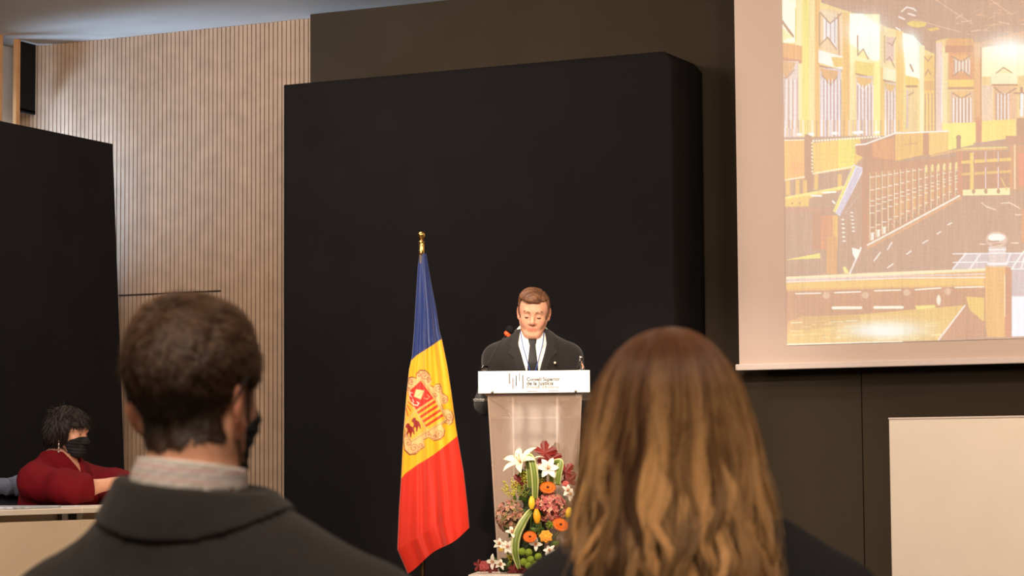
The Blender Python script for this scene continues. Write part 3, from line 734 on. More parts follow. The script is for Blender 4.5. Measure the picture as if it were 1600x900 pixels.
base = base*RNG.uniform(.7, 1.35, (len(L), 1))
blades('short_hairs', cw[keep], dw[keep], n_[keep], ln[keep], .00055, base[keep], m_hairc, gh, lift=.35)
# mask with ear loops
def mask(P, MH, s, parent, h=.003):
    Q = [p for p in P if p[6] in ('face', 'skull') and p[5] == 1]
    F, lo, h, ax = field(Q, h, *bnd(MH, (-.09*s, .0, -.15*s), (.09*s, .14*s, .03*s)), .0045); x, y, z = [a/s for a in local(ax, MH)]
    F = F-.006*np.exp(-((z+.05)/.04)**2-(x/.03)**2).astype(np.float32)
    R = poly_sd(y+0*x, z+0*x, [(.02, -.045), (.055, -.028), (.10, -.006), (.14, -.01), (.14, -.13), (.045, -.135), (.03, -.10)])*s
    o = clay_mesh('face_mask', mx_(F, R, -F-.007+0*x).astype(np.float32), lo, h, m_mask, parent, 1, disp=lambda V: .0012*np.sin(localV(V, MH)[:, 2]*420))
    for sx in (-1, 1):
        pts = [(sx*.067, .035, -.036), (sx*.079, .012, .006), (sx*.087, -.004, .022), (sx*.091, -.024, .012), (sx*.086, -.030, -.012), (sx*.078, -.014, -.046), (sx*.068, .018, -.082), (sx*.055, .040, -.102)]
        pts = [MH @ (Vector(p)*s) for p in pts]; cr = []
        for i in range(len(pts)-1):
            a, b, c, d = pts[max(i-1, 0)], pts[i], pts[i+1], pts[min(i+2, len(pts)-1)]
            for t_ in (0, .25, .5, .75): cr.append(.5*((2*b)+(c-a)*t_+(2*a-5*b+4*c-d)*t_**2+(3*b-a-3*c+d)*t_**3))
        MB().tube(cr+[pts[-1]], .0019, 6).done('ear_loop', m_mask, o, True)
    return o
mask(Pg, MGH, GS, gm)
# striped shirt collar
AXN = (hn-nk).normalized()
def collar_col(V):
    t = (V-np.array(nk))@np.array(AXN); b = t/.0068; f = b-np.floor(b); k = np.floor(b).astype(int) % 4
    base = np.tile(lin((226, 214, 208)), (len(V), 1)); cols = [lin((196, 110, 112)), lin((120, 136, 116)), lin((198, 128, 110)), lin((150, 140, 146))]
    for i, cc in enumerate(cols): base = mixc(base, cc, ((k == i) & (f < .36)).astype(np.float32)*.62)
    return base
m_stripe = mat('striped_shirt', (220, 210, 205), .75, attr='Col', var=.02)
Q = neckP+[p for p in Pg if p[6] == 'torso']
F, lo, h, ax = field(neckP+[p for p in Pg if p[6] == 'torso'], .0028, *bnd(MG, (-.16, -.14, .98), (.12, .12, 1.16)), .0105); X, Y, Z = grid_xyz(ax)
tt = (X-nk.x)*AXN.x+(Y-nk.y)*AXN.y+(Z-nk.z)*AXN.z
cone = F
yl = local(ax, MG)[1]
clay_mesh('shirt_collar', mx_(cone, tt-(.066-.12*(yl+.08)), -.03-tt, -cone-.012, np.sqrt(np.maximum((X-nk.x)**2+(Y-nk.y)**2+(Z-nk.z)**2-tt*tt, 0))-.078+.15*tt).astype(np.float32), lo, h, m_stripe, gm, 1, collar_col)
# jacket and its turned down collar
TG = [p for p in Pg if p[6] in ('torso', 'uparm', 'forearm')]; TGt = [p for p in Pg if p[6] == 'torso']
F, lo, h, ax = field(TG+neckP, .006, off=.020); x, y, z = local(ax, MG); X, Y, Z = grid_xyz(ax)
F, lo, h, ax = field(TGt, .006, off=.010); x, y, z = local(ax, MG)
clay_mesh('shirt', mx_(F, .60-z+0*x+0*y, z-1.01+0*x+0*y).astype(np.float32), lo, h, m_shirtw, gm, 1)
F, lo, h, ax = field(TG+neckP, .006, off=.020); x, y, z = local(ax, MG); X, Y, Z = grid_xyz(ax)
def neckhole(X, Y, Z, r0, slope=.35):
    t = (X-nk.x)*AXN.x+(Y-nk.y)*AXN.y+(Z-nk.z)*AXN.z
    rad = np.sqrt(np.maximum((X-nk.x)**2+(Y-nk.y)**2+(Z-nk.z)**2-t*t, 0)); return r0-rad, t
nh, t_ = neckhole(X, Y, Z, .068); vop = np.where(y+0*x+0*z > .02, -poly_sd(x+0*y, z+0*y, [(-.06, 1.1), (-.02, .75), (.03, 1.1)]), -9)
clay_mesh('jacket', mx_(F, np.where(t_ > -.03, nh, -9), .52-z+0*x+0*y, t_-.030, vop).astype(np.float32), lo, h, m_suit2, gm, 2, disp=lambda V: folds(V, .007, 2.2, 11, (1, 1, .8)))
Fc, lo, h, ax = field(TGt+neckP, .004, *bnd(MG, (-.24, -.20, .90), (.22, .16, 1.16)), .027); x, y, z = local(ax, MG); X, Y, Z = grid_xyz(ax)
nh, t_ = neckhole(X, Y, Z, .069)
outer = mx_(1.016+2.4*(x+.026)**2-z+0*y, np.abs(x+.022)-.120+0*y+0*z)
clay_mesh('jacket_collar', mx_(Fc, outer, np.where(t_ > -.04, nh, -9), t_-.034, y-.06+0*x+0*z, -Fc-.016).astype(np.float32), lo, h, m_suit2, gm, 2, disp=lambda V: folds(V, .003, 3, 21))
LG = [p for p in Pg if p[6] == 'leg']+TGt
F, lo, h, ax = field(LG, .007, off=.011); x, y, z = local(ax, MG)
clay_mesh('trousers', mx_(F, z-.66+0*x+0*y, .05-z+0*x+0*y).astype(np.float32), lo, h, m_trouser, gm, 2)
F, lo, h, ax = field([p for p in Pg if p[6] == 'foot'], .006, off=.006); x, y, z = local(ax, MG)
clay_mesh('shoes', mx_(F, .002-z+0*x+0*y).astype(np.float32), lo, h, m_shoe, gm, 2)
chair(MG, 'dark chair the man with the striped collar sits on')
# ================================================================== woman with long hair seen from behind
DW = 3.0
W0 = at(1092, 735, DW); W0 = Vector((W0.x, W0.y, 0)); MW = frame(W0, YAW+math.radians(4))
wm = empty('person', W0, 'woman with long wavy brown and golden hair and black top, seen from behind', 'person')
J = dict(neck=(-.03, .03, 1.03), chest=(0, .05, .85), waist=(0, .02, .71), pelvis=(0, .02, .57), curl=.5)
mirror(J, dict(sh=(.160, .02, .915), el=(.22, .08, .69), wr=(.10, .31, .66), hip=(.09, .02, .545), knee=(.09, .45, .53), ank=(.09, .44, .08)))
J['hdR'] = (-.3, 1, -.15); J['hdL'] = (.3, 1, -.15); J['huR'] = J['huL'] = (0, .1, 1)
C = Clay(); C.M = MW; torso(C, J, .96, True); arms(C, J, .92); legs(C, J, .95)
hw = at(1048, 662, DW+.035); MWH = Matrix.Translation(hw) @ Euler((math.radians(-2), 0, YAW+math.radians(9)), 'XYZ').to_matrix().to_4x4(); WS = .93
C.t = 'neck'; C.M = I4(); C.cap(MW @ Vector(J['neck']), MWH @ Vector((0, -.03, -.06)), .05, .048)
head(C, MWH, WS, True); Pw = C.P
F, lo, h, ax = field(Pw, .0042); clay_mesh('body', F, lo, h, m_skin, wm, 1, skin_col((226, 172, 146), (186, 100, 96), MWH, WS))
TW = [p for p in Pw if p[6] in ('torso', 'uparm', 'forearm')]
F, lo, h, ax = field(TW, .006, off=.014); x, y, z = local(ax, MW)
clay_mesh('knit_top', mx_(F, .52-z+0*x+0*y, z-1.035+0*x+0*y).astype(np.float32), lo, h, m_dress, wm, 2, disp=lambda V: folds(V, .006, 2.4, 31))
F, lo, h, ax = field([p for p in Pw if p[6] == 'leg']+[p for p in Pw if p[6] == 'torso'], .007, off=.010); x, y, z = local(ax, MW)
clay_mesh('trousers', mx_(F, z-.66+0*x+0*y, .05-z+0*x+0*y).astype(np.float32), lo, h, m_trouser, wm, 2)
F, lo, h, ax = field([p for p in Pw if p[6] == 'foot'], .006, off=.006); x, y, z = local(ax, MW)
clay_mesh('shoes', mx_(F, .002-z+0*x+0*y).astype(np.float32), lo, h, m_shoe, wm, 2)
chair(MW, 'dark chair the long-haired woman sits on')
# hair: outline read at heights, swept round the head
PW = DW/FPX; CX = 1050
ys = np.array([511, 515, 522, 533, 549, 570, 600, 640, 690, 740, 790, 830, 860, 900, 950, 1000])
lf = np.array([1, 30, 48, 66, 84, 99, 116, 127, 138, 145, 153, 160, 166, 172, 168, 150])*PW
rt = np.array([1, 26, 42, 58, 74, 90, 107, 119, 132, 141, 150, 157, 166, 174, 168, 150])*PW
dp = np.array([1, 34, 56, 78, 98, 116, 130, 136, 136, 134, 134, 138, 142, 146, 144, 130])*PW
zz_ = np.array([at(CX, yy, DW).z for yy in ys]); HB = at(CX, 600, DW)
def hair_pos(phi, z, f=1.):
    """phi 0 = straight back (towards the camera), +90 deg = right"""
    A = np.where(np.sin(phi) < 0, np.interp(-z, -zz_, lf), np.interp(-z, -zz_, rt)); B = np.interp(-z, -zz_, dp)
    B = np.where(np.cos(phi) < 0, B*.80, B)
    low = np.clip((1.12-z)/.12, 0, 1); B = B*(1+.12*low)
    a = A*np.sin(phi)*f; b = -B*np.cos(phi)*f-.0
    return np.stack([HB.x+RGT.x*a+FWD.x*b, HB.y+RGT.y*a+FWD.y*b, z+0*a], -1)
n_s, n_p = 7200, 30; r = np.random.default_rng(5); NC = 120
cphi = np.linspace(-math.radians(132), math.radians(132), NC)+r.normal(0, .02, NC); ctop = zz_[0]-.0005
cend = r.uniform(.86, .965, NC); cph = r.uniform(0, 6.28, NC); cfr = r.uniform(30, 52, NC); camp = r.uniform(.4, 1.6, NC); cgold = np.clip(r.beta(.65, .8, NC), 0, 1); cin = r.uniform(-.05, .02, NC)
ci = r.integers(0, NC, n_s); dphi = r.normal(0, .055, n_s); tt_ = np.linspace(0, 1, n_p)[None, :]
zend = cend[ci]+r.normal(0, .012, n_s); start = r.uniform(0, .35, n_s)**1.6*.14
# parameter: sine spacing near the crown, straight below
zt = ctop-start[:, None]; fr_ = tt_**1.7
z = zt+(zend[:, None]-zt)*fr_
drop = np.clip((ctop-z)/.36, 0, 1)
conv = 1-.72*drop**.8
phi = cphi[ci][:, None]+dphi[:, None]*conv*1.15
wave = camp[ci][:, None]*(.015*drop**1.4)*np.sin(cph[ci][:, None]+(ctop-z)*cfr[ci][:, None])
wave2 = camp[ci][:, None]*(.010*drop**1.4)*np.cos(cph[ci][:, None]*1.7+(ctop-z)*cfr[ci][:, None])
f = 1+cin[ci][:, None]*drop*1.6+r.normal(0, .012, n_s)[:, None]*conv+wave2*4
P = hair_pos(phi+wave*9, z, np.clip(f, .8, 1.12))
fk = np.clip((phi-1.25)/.5, 0, 1)*np.clip((drop-.68)/.3, 0, 1)**1.5*.045*(r.random(n_s)[:, None] < .6)
P += np.array(RGT)[None, None]*fk[..., None]
fly = r.random(n_s) < .05; P[fly] += (np.array(RGT)[None, None]*r.normal(0, .012, (fly.sum(), 1, 1))*drop[fly][..., None])
rad = np.tile(np.array(.00052), (n_s, n_p))*(1-.5*tt_)
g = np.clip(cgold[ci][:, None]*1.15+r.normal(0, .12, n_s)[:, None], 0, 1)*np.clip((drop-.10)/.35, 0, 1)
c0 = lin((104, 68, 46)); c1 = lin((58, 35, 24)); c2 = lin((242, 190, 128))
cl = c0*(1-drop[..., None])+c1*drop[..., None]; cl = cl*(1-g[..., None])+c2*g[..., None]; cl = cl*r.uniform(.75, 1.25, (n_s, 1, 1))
# inner mass of the hair
zr = np.linspace(ctop-.003, .88, 70); ph = np.linspace(-math.radians(140), math.radians(140), 90); V = []
for fac in (.93,):
    Zg, Pg_ = np.meshgrid(zr, ph, indexing='ij'); dr = np.clip((ctop-Zg)/.36, 0, 1); V = hair_pos(Pg_, Zg, .965-.08*dr+.018*dr*np.sin(Pg_*34+Zg*12))
i = np.arange(70*90).reshape(70, 90); Fq = np.stack([i[:-1, :-1], i[1:, :-1], i[1:, 1:], i[:-1, 1:]], -1).reshape(-1, 4)
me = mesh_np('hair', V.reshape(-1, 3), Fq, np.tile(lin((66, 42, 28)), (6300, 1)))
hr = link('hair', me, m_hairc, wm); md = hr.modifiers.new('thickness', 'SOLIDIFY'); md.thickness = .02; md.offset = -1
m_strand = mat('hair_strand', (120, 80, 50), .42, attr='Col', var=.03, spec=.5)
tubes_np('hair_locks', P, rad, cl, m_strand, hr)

# ================================================================== woman in red at the desk
L0 = at(80, 735, 11.2); L0 = Vector((L0.x, L0.y, LOWD)); ML = frame(L0, -math.pi/2)
lw = empty('person', L0, 'woman in maroon blouse and black face mask sitting at the left desk with hands clasped', 'person')
J = dict(neck=(0, .055, .935), chest=(0, .05, .765), waist=(0, .02, .66), pelvis=(0, -.02, .53), curl=1.0)
mirror(J, dict(sh=(.160, .045, .848), el=(.215, .28, .800), wr=(.055, .40, .835), hip=(.09, 0, .52), knee=(.09, .40, .50), ank=(.09, .38, .085)))
J['elL'] = (-.20, .27, .800); J['hdR'] = (-.45, .9, .12); J['hdL'] = (.45, .9, .05); J['huR'] = (.5, .2, .8); J['huL'] = (-.5, .2, .8); J['wrL'] = (-.045, .425, .815)
C = Clay(); C.M = ML; torso(C, J, 1.0, True); arms(C, J, .94); legs(C, J, .95)
MLH = ML @ frame((0, .105, 1.068), math.radians(3), math.radians(-6)); LS = .89
C.t = 'neck'; C.M = ML; C.cap((0, .055, .92), (0, .085, 1.02), .050, .050)
head(C, MLH, LS, True); Pl = C.P
F, lo, h, ax = field(Pl, .0035); clay_mesh('body', F, lo, h, m_skin, lw, 1, skin_col((222, 166, 138), (186, 100, 96), MLH, LS))
mask(Pl, MLH, LS, lw)
for sx in (-1, 1):
    MB().ball(MLH @ Vector((sx*.031*LS, .083*LS, .002*LS)), (.006, .0045, .004), u=8, v=6).done('eye', m_dark, lw, True)
    pts = [MLH @ (Vector((sx*(.013+.036*t), .0925-.012*t*t, .019+.008*math.sin(t*2.6)))*LS) for t in np.linspace(0, 1, 7)]
    MB().tube(pts, [.002, .0026, .0026, .0024, .002, .0016, .001], 6).done('eyebrow', mat('brow_dark', (50, 36, 30), .8), lw, True)
e = MLH @ (Vector((.088, -.006, -.036))*LS)
MB().tube([e, e-UP*.012], .0012, 6).ball(e-UP*.022, (.004, .004, .009)).tube([e-UP*.03, e-UP*.05], .0028, 6).ball(e-UP*.055, .006).done('earring', mat('earring_metal', (210, 190, 180), .3, metal=.8), lw, True)
def lw_region(x, y, z):
    fringe = .040-z+.9*np.maximum(.045-np.abs(x), 0)*.3+0*y
    side = mx_(-.070-z+0*x-.0*y, y-.038-.25*(z)+0*x)
    face = mx_(y-.060+0*x, 0)
    return mn_(fringe, mx_(side, 0*x+0*y+0*z-9))
def lw_bulk(x, y, z): return .012+.014*np.clip((z+.03)/.1, 0, 1)*np.clip((.06-y)/.1, .35, 1)+.010*np.exp(-((z+.02)/.05)**2)*np.clip(-y/.05, 0, 1)+0*x
def lw_groove(V):
    L = localV(V, MLH); return .0022*vnoise(np.stack([L[:, 0]*2, L[:, 1]*3+L[:, 2], L[:, 2]*.5], 1), 8, 13, 2)+.0015*vnoise(np.stack([L[:, 0]*2, L[:, 1]*3, L[:, 2]*.4], 1), 12, 40, 1)
def lw_col(V):
    L = localV(V, MLH); n = vnoise(np.stack([L[:, 0]*2, L[:, 1]*3, L[:, 2]*.5], 1), 8, 20, 2)*.5+.5; return mixc(np.tile(lin((24, 17, 17)), (len(V), 1)), lin((48, 33, 29)), np.clip(n, 0, 1))
Cx = Clay(); Cx.t = 'skull'; Cx.M = MLH
Cx.ell(Vector((0, -.055, -.045))*LS, (.058, .045, .055), k=.04)
lh = hair_cap(Pl, MLH, LS, .004, lw_region, m_hairc, lw, lw_col, .003, lw_groove, 1, extra=Cx.P, bulk=lw_bulk)
c_, n_, _i = scalp_samples(lh, 5000, 4); cw = c_+np.array(L0)
L = localV(cw, MLH); Ln = n_@np.array(MLH.to_3x3()); dl = L-np.array([0, -.05, .13]); dl -= Ln*np.sum(dl*Ln, 1)[:, None]; dl += RNG.normal(0, .012, L.shape); dl /= np.linalg.norm(dl, axis=1)[:, None]+1e-9
cb = np.tile(lin((30, 21, 20)), (5000, 1))*RNG.uniform(.5, 1.6, (5000, 1))
blades('hair_strands', cw, dl@np.array(MLH.to_3x3()).T, n_, RNG.uniform(.02, .04, 5000), .0009, cb, m_hairc, lh, lift=.04, segs=3)
# blouse with V neck and three-quarter sleeves
B_ = [p for p in Pl if p[6] in ('torso', 'uparm', 'forearm')]; C = Clay(); C.M = ML; C.t = 'cloth'
for sx in (-1, 1): C.cap((sx*.185, .06, .83), (sx*.215, .22, .82), .060, .060, k=.05); C.cap((sx*.215, .22, .82), (sx*.165, .31, .82), .058, .048, k=.03)
C.ell((0, .02, .70), (.175, .135, .19), k=.06)
F, lo, h, ax = field(B_+C.P, .0045, off=.014); x, y, z = local(ax, ML)
vn = np.where(y+0*x+0*z > .06, -poly_sd(x+0*y, z+0*y, [(-.085, 1.1), (0, .845), (.085, 1.1)]), .068-np.sqrt(x**2+(y-.05)**2)+np.where(z > .93, 0, -9)+0*z)
Fb = mx_(F, vn, .50-z+0*x+0*y, z-.985+0*x+0*y)
for s in 'RL':
    w_ = Vector(J['wr'+s]); e_ = Vector(J['el'+s]); d_ = (w_-e_).normalized(); q = e_.lerp(w_, .42)
    Fb = mx_(Fb, np.where(np.sqrt((x-w_.x)**2+(y-w_.y)**2+(z-w_.z)**2) < .17, (x-q.x)*d_.x+(y-q.y)*d_.y+(z-q.z)*d_.z, -9))
clay_mesh('blouse', Fb.astype(np.float32), lo, h, m_blouse, lw, 1, disp=lambda V: folds(V, .012, 2.6, 41, (1, 1, .7)))
F, lo, h, ax = field([p for p in Pl if p[6] in ('leg', 'torso')], .007, off=.010); x, y, z = local(ax, ML)
clay_mesh('trousers', mx_(F, z-.62+0*x+0*y, .05-z+0*x+0*y).astype(np.float32), lo, h, m_trouser, lw, 2)
F, lo, h, ax = field([p for p in Pl if p[6] == 'foot'], .006, off=.006); x, y, z = local(ax, ML)
clay_mesh('shoes', mx_(F, .002-z+0*x+0*y).astype(np.float32), lo, h, m_shoe, lw, 2)
chair(ML, 'dark chair under the woman in red with a coat over its back', seat_h=.38)
# grey coat hung over the chair back
m_coat = mat('grey_blue_coat', (92, 98, 118), .85, var=.18, scale=30, bump=.4, bscale=60)
C = Clay(); C.M = ML
for t in np.linspace(-.2, .2, 9): C.cap((t, -.235-.02*math.sin(t*20), .785+.014*math.sin(t*31)), (t*1.1, -.30-.02*math.sin(t*24), .50), .036, .030, k=.02)
C.chain([(-.20, -.23, .80), (-.06, -.235, .82), (.08, -.235, .81), (.20, -.24, .79)], [.04, .045, .042, .036], k=.03)
C.cap((.16, -.25, .79), (.24, -.18, .66), .040, .045, k=.03); C.cap((.24, -.18, .66), (.25, -.16, .53), .045, .038, k=.03)
F, lo, h, ax = field(C.P, .005); x, y, z = local(ax, ML)
F = mx_(F, .014-mx_(np.abs(x)-.22+0*y+0*z, np.abs(y+.235+.14*(z-.62))-.043+0*x, np.abs(z-.575)-.225+0*x+0*y)).astype(np.float32)
o = clay_mesh('coat', F, lo, h, m_coat, None, 1, disp=lambda V: folds(V, .012, 5, 51)); recenter(o); tag(o, 'grey-blue coat hung over the back of the chair behind the woman in red', 'coat')
# ------------------------------------------------------------------ painting helper: colours of flat prints, given in picture coordinates
class Paint:
    def __init__(s, X, Y, base): s.X = X; s.Y = Y; s.C = np.tile(lin(base), (X.size, 1)).reshape(X.shape+(3,)); s.o = (0, 0); s.k = 1.
    def T(s, pts): return [(s.o[0]+p[0]*s.k, s.o[1]+p[1]*s.k) for p in pts]
    def put(s, sel, m, c, a=1.):
        c = lin(c) if not callable(c) else c(s.X[sel], s.Y[sel]); sub = s.C[sel]; w = (m*a)[..., None]; s.C[sel] = sub*(1-w)+c*w
    def box(s, x0, y0, x1, y1):
        return (s.X > x0) & (s.X < x1) & (s.Y > y0) & (s.Y < y1)
    def poly(s, pts, c, a=1., soft=.6):
        P = s.T(pts); xs = [p[0] for p in P]; ys_ = [p[1] for p in P]; sel = s.box(min(xs)-soft*2, min(ys_)-soft*2, max(xs)+soft*2, max(ys_)+soft*2)
        d = poly_sd(s.X[sel], s.Y[sel], P); s.put(sel, np.clip(.5-d/soft/2, 0, 1), c, a)
    def line(s, pts, w, c, a=1., soft=.5):
        P = s.T(pts)
        for p, q in zip(P, P[1:]):
            sel = s.box(min(p[0], q[0])-w-1, min(p[1], q[1])-w-1, max(p[0], q[0])+w+1, max(p[1], q[1])+w+1)
            X, Y = s.X[sel], s.Y[sel]; ex, ey = q[0]-p[0], q[1]-p[1]; t = np.clip(((X-p[0])*ex+(Y-p[1])*ey)/(ex*ex+ey*ey+1e-9), 0, 1)
            d = np.hypot(X-p[0]-ex*t, Y-p[1]-ey*t)-w/2; s.put(sel, np.clip(.5-d/soft/2, 0, 1), c, a)
    def disc(s, c0, rx, ry, c, a=1., soft=.6):
        (cx_, cy_), = s.T([c0]); rx *= s.k; ry *= s.k; sel = s.box(cx_-rx*2, cy_-ry*2, cx_+rx*2, cy_+ry*2); d = (np.hypot((s.X[sel]-cx_)/rx, (s.Y[sel]-cy_)/ry)-1)*min(rx, ry)
        s.put(sel, np.clip(.5-d/soft/2, 0, 1), c, a)
    def glow(s, c0, rx, ry, c, a=1.):
        (cx_, cy_), = s.T([c0]); rx *= s.k; ry *= s.k; sel = s.box(cx_-rx*2, cy_-ry*2, cx_+rx*2, cy_+ry*2)
        s.put(sel, np.exp(-((s.X[sel]-cx_)/rx)**2-((s.Y[sel]-cy_)/ry)**2), c, a)
    def spiral(s, c0, r0, turns, a0, w, c, dirn=1):
        s.line([(c0[0]+r0*(1-t*.85)*math.cos(a0+dirn*t*turns*6.28), c0[1]+r0*(1-t*.85)*math.sin(a0+dirn*t*turns*6.28)) for t in np.linspace(0, 1, 16)], w, c)

# ================================================================== flag
DF = 11.95
fp = at(660, 700, DF); FB = Vector((fp.x, fp.y, DAIS))
flag = empty('flag', FB, 'blue, yellow and red flag with coat of arms on a pole beside the lectern', 'flag')
m_gold = mat('gold_metal', (236, 190, 110), .22, metal=1, var=.05)
m_flag = mat('flag_satin', (200, 60, 40), .42, attr='Col', var=.02, sheen=.3, spec=.5, bump=.05, bscale=300)
top = at(660, 366, DF)
def pl(py): return at(660, py, DF).z
px_m = DF/FPX
MB().tube([FB+UP*.03, Vector((FB.x, FB.y, pl(398)))], .0135, 14).done('pole', mat('dark_wood_pole', (58, 40, 30), .4), flag, True)
MB().lathe([(.004, .0), (.15, .002), (.155, .012), (.14, .02), (.05, .03), (.022, .05), (.018, .09)], Matrix.Translation(FB)).done('base', m_gold, flag, True)
fz = [(0.0135, pl(398)), (.0145, pl(396)), (.0145, pl(383)), (.012, pl(381)), (.0125, pl(380)), (.018, pl(378.6)), (.0125, pl(377.5)), (.008, pl(376)), (.009, pl(374)), (.015, pl(371.5)), (.017, pl(368.5)), (.0185, pl(366.5)), (.016, pl(364)), (.009, pl(362.3)), (.002, pl(361.8))]
MB().lathe(fz, Matrix.Translation((FB.x, FB.y, 0)), 20).done('finial', m_gold, flag, True)
Ls = np.array([(655.5, 396), (652.5, 419), (649.5, 470), (646.8, 518), (643.5, 557), (639, 578), (636, 605), (630.5, 673), (627, 741), (623.5, 794), (620.8, 858), (637, 894)])
Rs = np.array([(666, 396), (673.5, 440), (681, 479), (687, 518), (690.5, 530), (699, 572), (705.5, 614), (713, 670), (724.7, 737.6), (731, 794), (733.5, 826)])
nu, nv = 170, 620
v = np.linspace(0, 1, nv); yR = 396+(826-396)*v
yL = np.interp(v, [0, .31, .66, .93, 1], [396, 562, 745, 859, 894]); xL = np.interp(yL, Ls[:, 1], Ls[:, 0]); xR = np.interp(yR, Rs[:, 1], Rs[:, 0])
xL[yL > 858] = np.interp(yL[yL > 858], [858, 894], [620.8, 637])
u = np.linspace(0, 1, nu); U, Vv = np.meshgrid(u, v); PX = xL[:, None]*(1-U)+xR[:, None]*U; PY = yL[:, None]*(1-U)+yR[:, None]*U
PY += (Vv > .985)*0+np.where(Vv > .9, (Vv-.9)*10*(3.0*np.sin(U*9+1)), 0)
wid = np.interp(v, [0, .3, 1], [.012, .05, .075])[:, None]
fold_ = np.sin(math.pi*U)**.7*wid*1.0 + np.clip(Vv*4, 0, 1)*wid*(.20*np.sin(U*11+1.2+Vv*1.3)+.11*np.sin(U*23+4-Vv*2.2)+.05*np.sin(U*41+Vv*3))*np.sin(math.pi*U)**.5
Dp = DF-fold_
RI = np.array([list(ray(x_, y_)) for x_, y_ in zip(PX.ravel(), PY.ravel())]); dd = Dp.ravel()/(RI@np.array(FWD)); Vf = np.array(CAMP)+RI*dd[:, None]
# the print
pa = Paint(PX, PY, (22, 48, 118))
YE, RE, BL = (250, 186, 24), (224, 44, 22), (24, 52, 128)
pa.poly([(600, 574), (641, 565), (650, 556), (660, 549.5), (675, 540), (691, 529), (760, 480), (760, 720), (600, 960)], YE)
pa.poly([(600, 800), (626, 749), (633, 740), (641.5, 734), (652, 726), (664, 719), (678, 710), (691, 700), (715, 681), (760, 655), (760, 960), (600, 960)], RE)
pa.o = (620, 560); pa.k = .2
orn = [(80, 235), (82, 190), (90, 150), (118, 140), (150, 150), (158, 110), (182, 86), (225, 90), (258, 122), (270, 170), (262, 205), (288, 222), (305, 198), (335, 195), (352, 225), (358, 268), (398, 298), (404, 330), (388, 352), (352, 358), (366, 398), (400, 398), (432, 412), (446, 455), (438, 505), (412, 524), (388, 498), (352, 520), (378, 560), (372, 605), (340, 636), (290, 646), (250, 620), (206, 640), (215, 695), (180, 720), (150, 752), (98, 758), (58, 720), (50, 650), (62, 560), (60, 460), (75, 380), (92, 300)]
pa.poly(orn, (150, 72, 40)); 
def inset(P, k, c): return [(c[0]+(x_-c[0])*k, c[1]+(y_-c[1])*k) for x_, y_ in P]
pa.poly(inset(orn, .965, (225, 420)), (236, 194, 128))
for c0, r0, tn, a0, dn in [((215, 130), 38, 1.3, 0, 1), ((245, 165), 22, 1.2, 2, -1), ((170, 130), 24, 1, 3, 1), ((325, 235), 30, 1.2, 1, 1), ((372, 325), 26, 1.3, 2, -1), ((410, 455), 34, 1.5, 0, 1), ((395, 490), 24, 1.1, 3, -1), ((335, 590), 38, 1.6, 1, 1), ((290, 610), 26, 1.2, 4, -1), ((245, 590), 24, 1.2, 2, 1), ((190, 680), 26, 1.3, 0, 1), ((135, 700), 42, 1.7, 2, -1), ((90, 660), 30, 1.2, 4, 1), ((110, 180), 26, 1.2, 1, 1), ((92, 235), 18, 1, 3, -1), ((300, 290), 22, 1.2, 3, 1), ((75, 600), 18, 1, 1, 1)]:
    pa.spiral(c0, r0, tn, a0, .75, (164, 84, 60), dn); pa.spiral((c0[0]+5, c0[1]+5), r0*.72, tn, a0+1, .5, (206, 132, 100), dn)
pa.poly([(188, 158), (302, 310), (392, 480), (242, 572), (112, 652), (56, 545), (66, 400), (86, 308)], (226, 186, 110))
pa.line([(188, 158), (302, 310), (392, 480), (242, 572), (112, 652), (56, 545)], .6, (150, 80, 40))
pa.poly([(187, 174), (288, 312), (150, 402), (98, 310), (104, 250)], (222, 40, 26))
pa.poly([(296, 322), (378, 472), (242, 556), (154, 412)], (244, 190, 50))
for t in (.02, .25, .49, .73):
    a = np.array([154, 412])+np.array([88, 144])*(t+.02); b = np.array([296, 322])+np.array([82, 150])*(t+.0); c = np.array([296, 322])+np.array([82, 150])*(t+.12); d = np.array([154, 412])+np.array([88, 144])*(t+.14)
    if t > .03 or 1: pa.poly([tuple(a+[22, 20]) if False else tuple(a), tuple(b), tuple(c), tuple(d)], (216, 62, 24))
pa.poly([(142, 414), (230, 556), (116, 634), (66, 540)], (246, 186, 60))
pa.poly([(92, 318), (138, 404), (66, 515), (72, 400)], (244, 180, 50))
for t in (.15, .5, .85): pa.line([(138-66*t*.0-60*t, 404-80*(1-t)*.6+60*t), (92-22*t, 330+70*t)], 1.6, (216, 70, 30))
# mitre, crozier
pa.poly([(150, 240), (216, 250), (188, 322), (132, 298)], (240, 214, 150)); pa.line([(165, 290), (200, 262)], .8, (214, 150, 80)); pa.line([(150, 240), (216, 250), (188, 322), (132, 298), (150, 240)], .5, (170, 90, 50))
pa.line([(120, 345), (132, 362), (160, 368), (172, 350), (158, 340)], 1.4, (244, 226, 206)); pa.line([(215, 310), (240, 318), (255, 300), (240, 285)], 1.2, (236, 170, 120)); pa.line([(118, 302), (104, 288), (108, 265), (122, 270)], 1.3, (236, 200, 190)); pa.line([(132, 340), (122, 318)], 1.2, (240, 220, 200))
# two cows
for dx, dy in ((0, 0), (-48, 44)):
    o = lambda P: [(x_+dx, y_+dy) for x_, y_ in P]
    pa.poly(o([(118, 480), (130, 462), (148, 465), (150, 480), (172, 492), (186, 520), (188, 552), (178, 548), (174, 530), (166, 540), (160, 572), (150, 570), (150, 545), (140, 535), (134, 552), (122, 545), (132, 520), (128, 502), (116, 496)]), (150, 24, 16))
nF = nv*nu
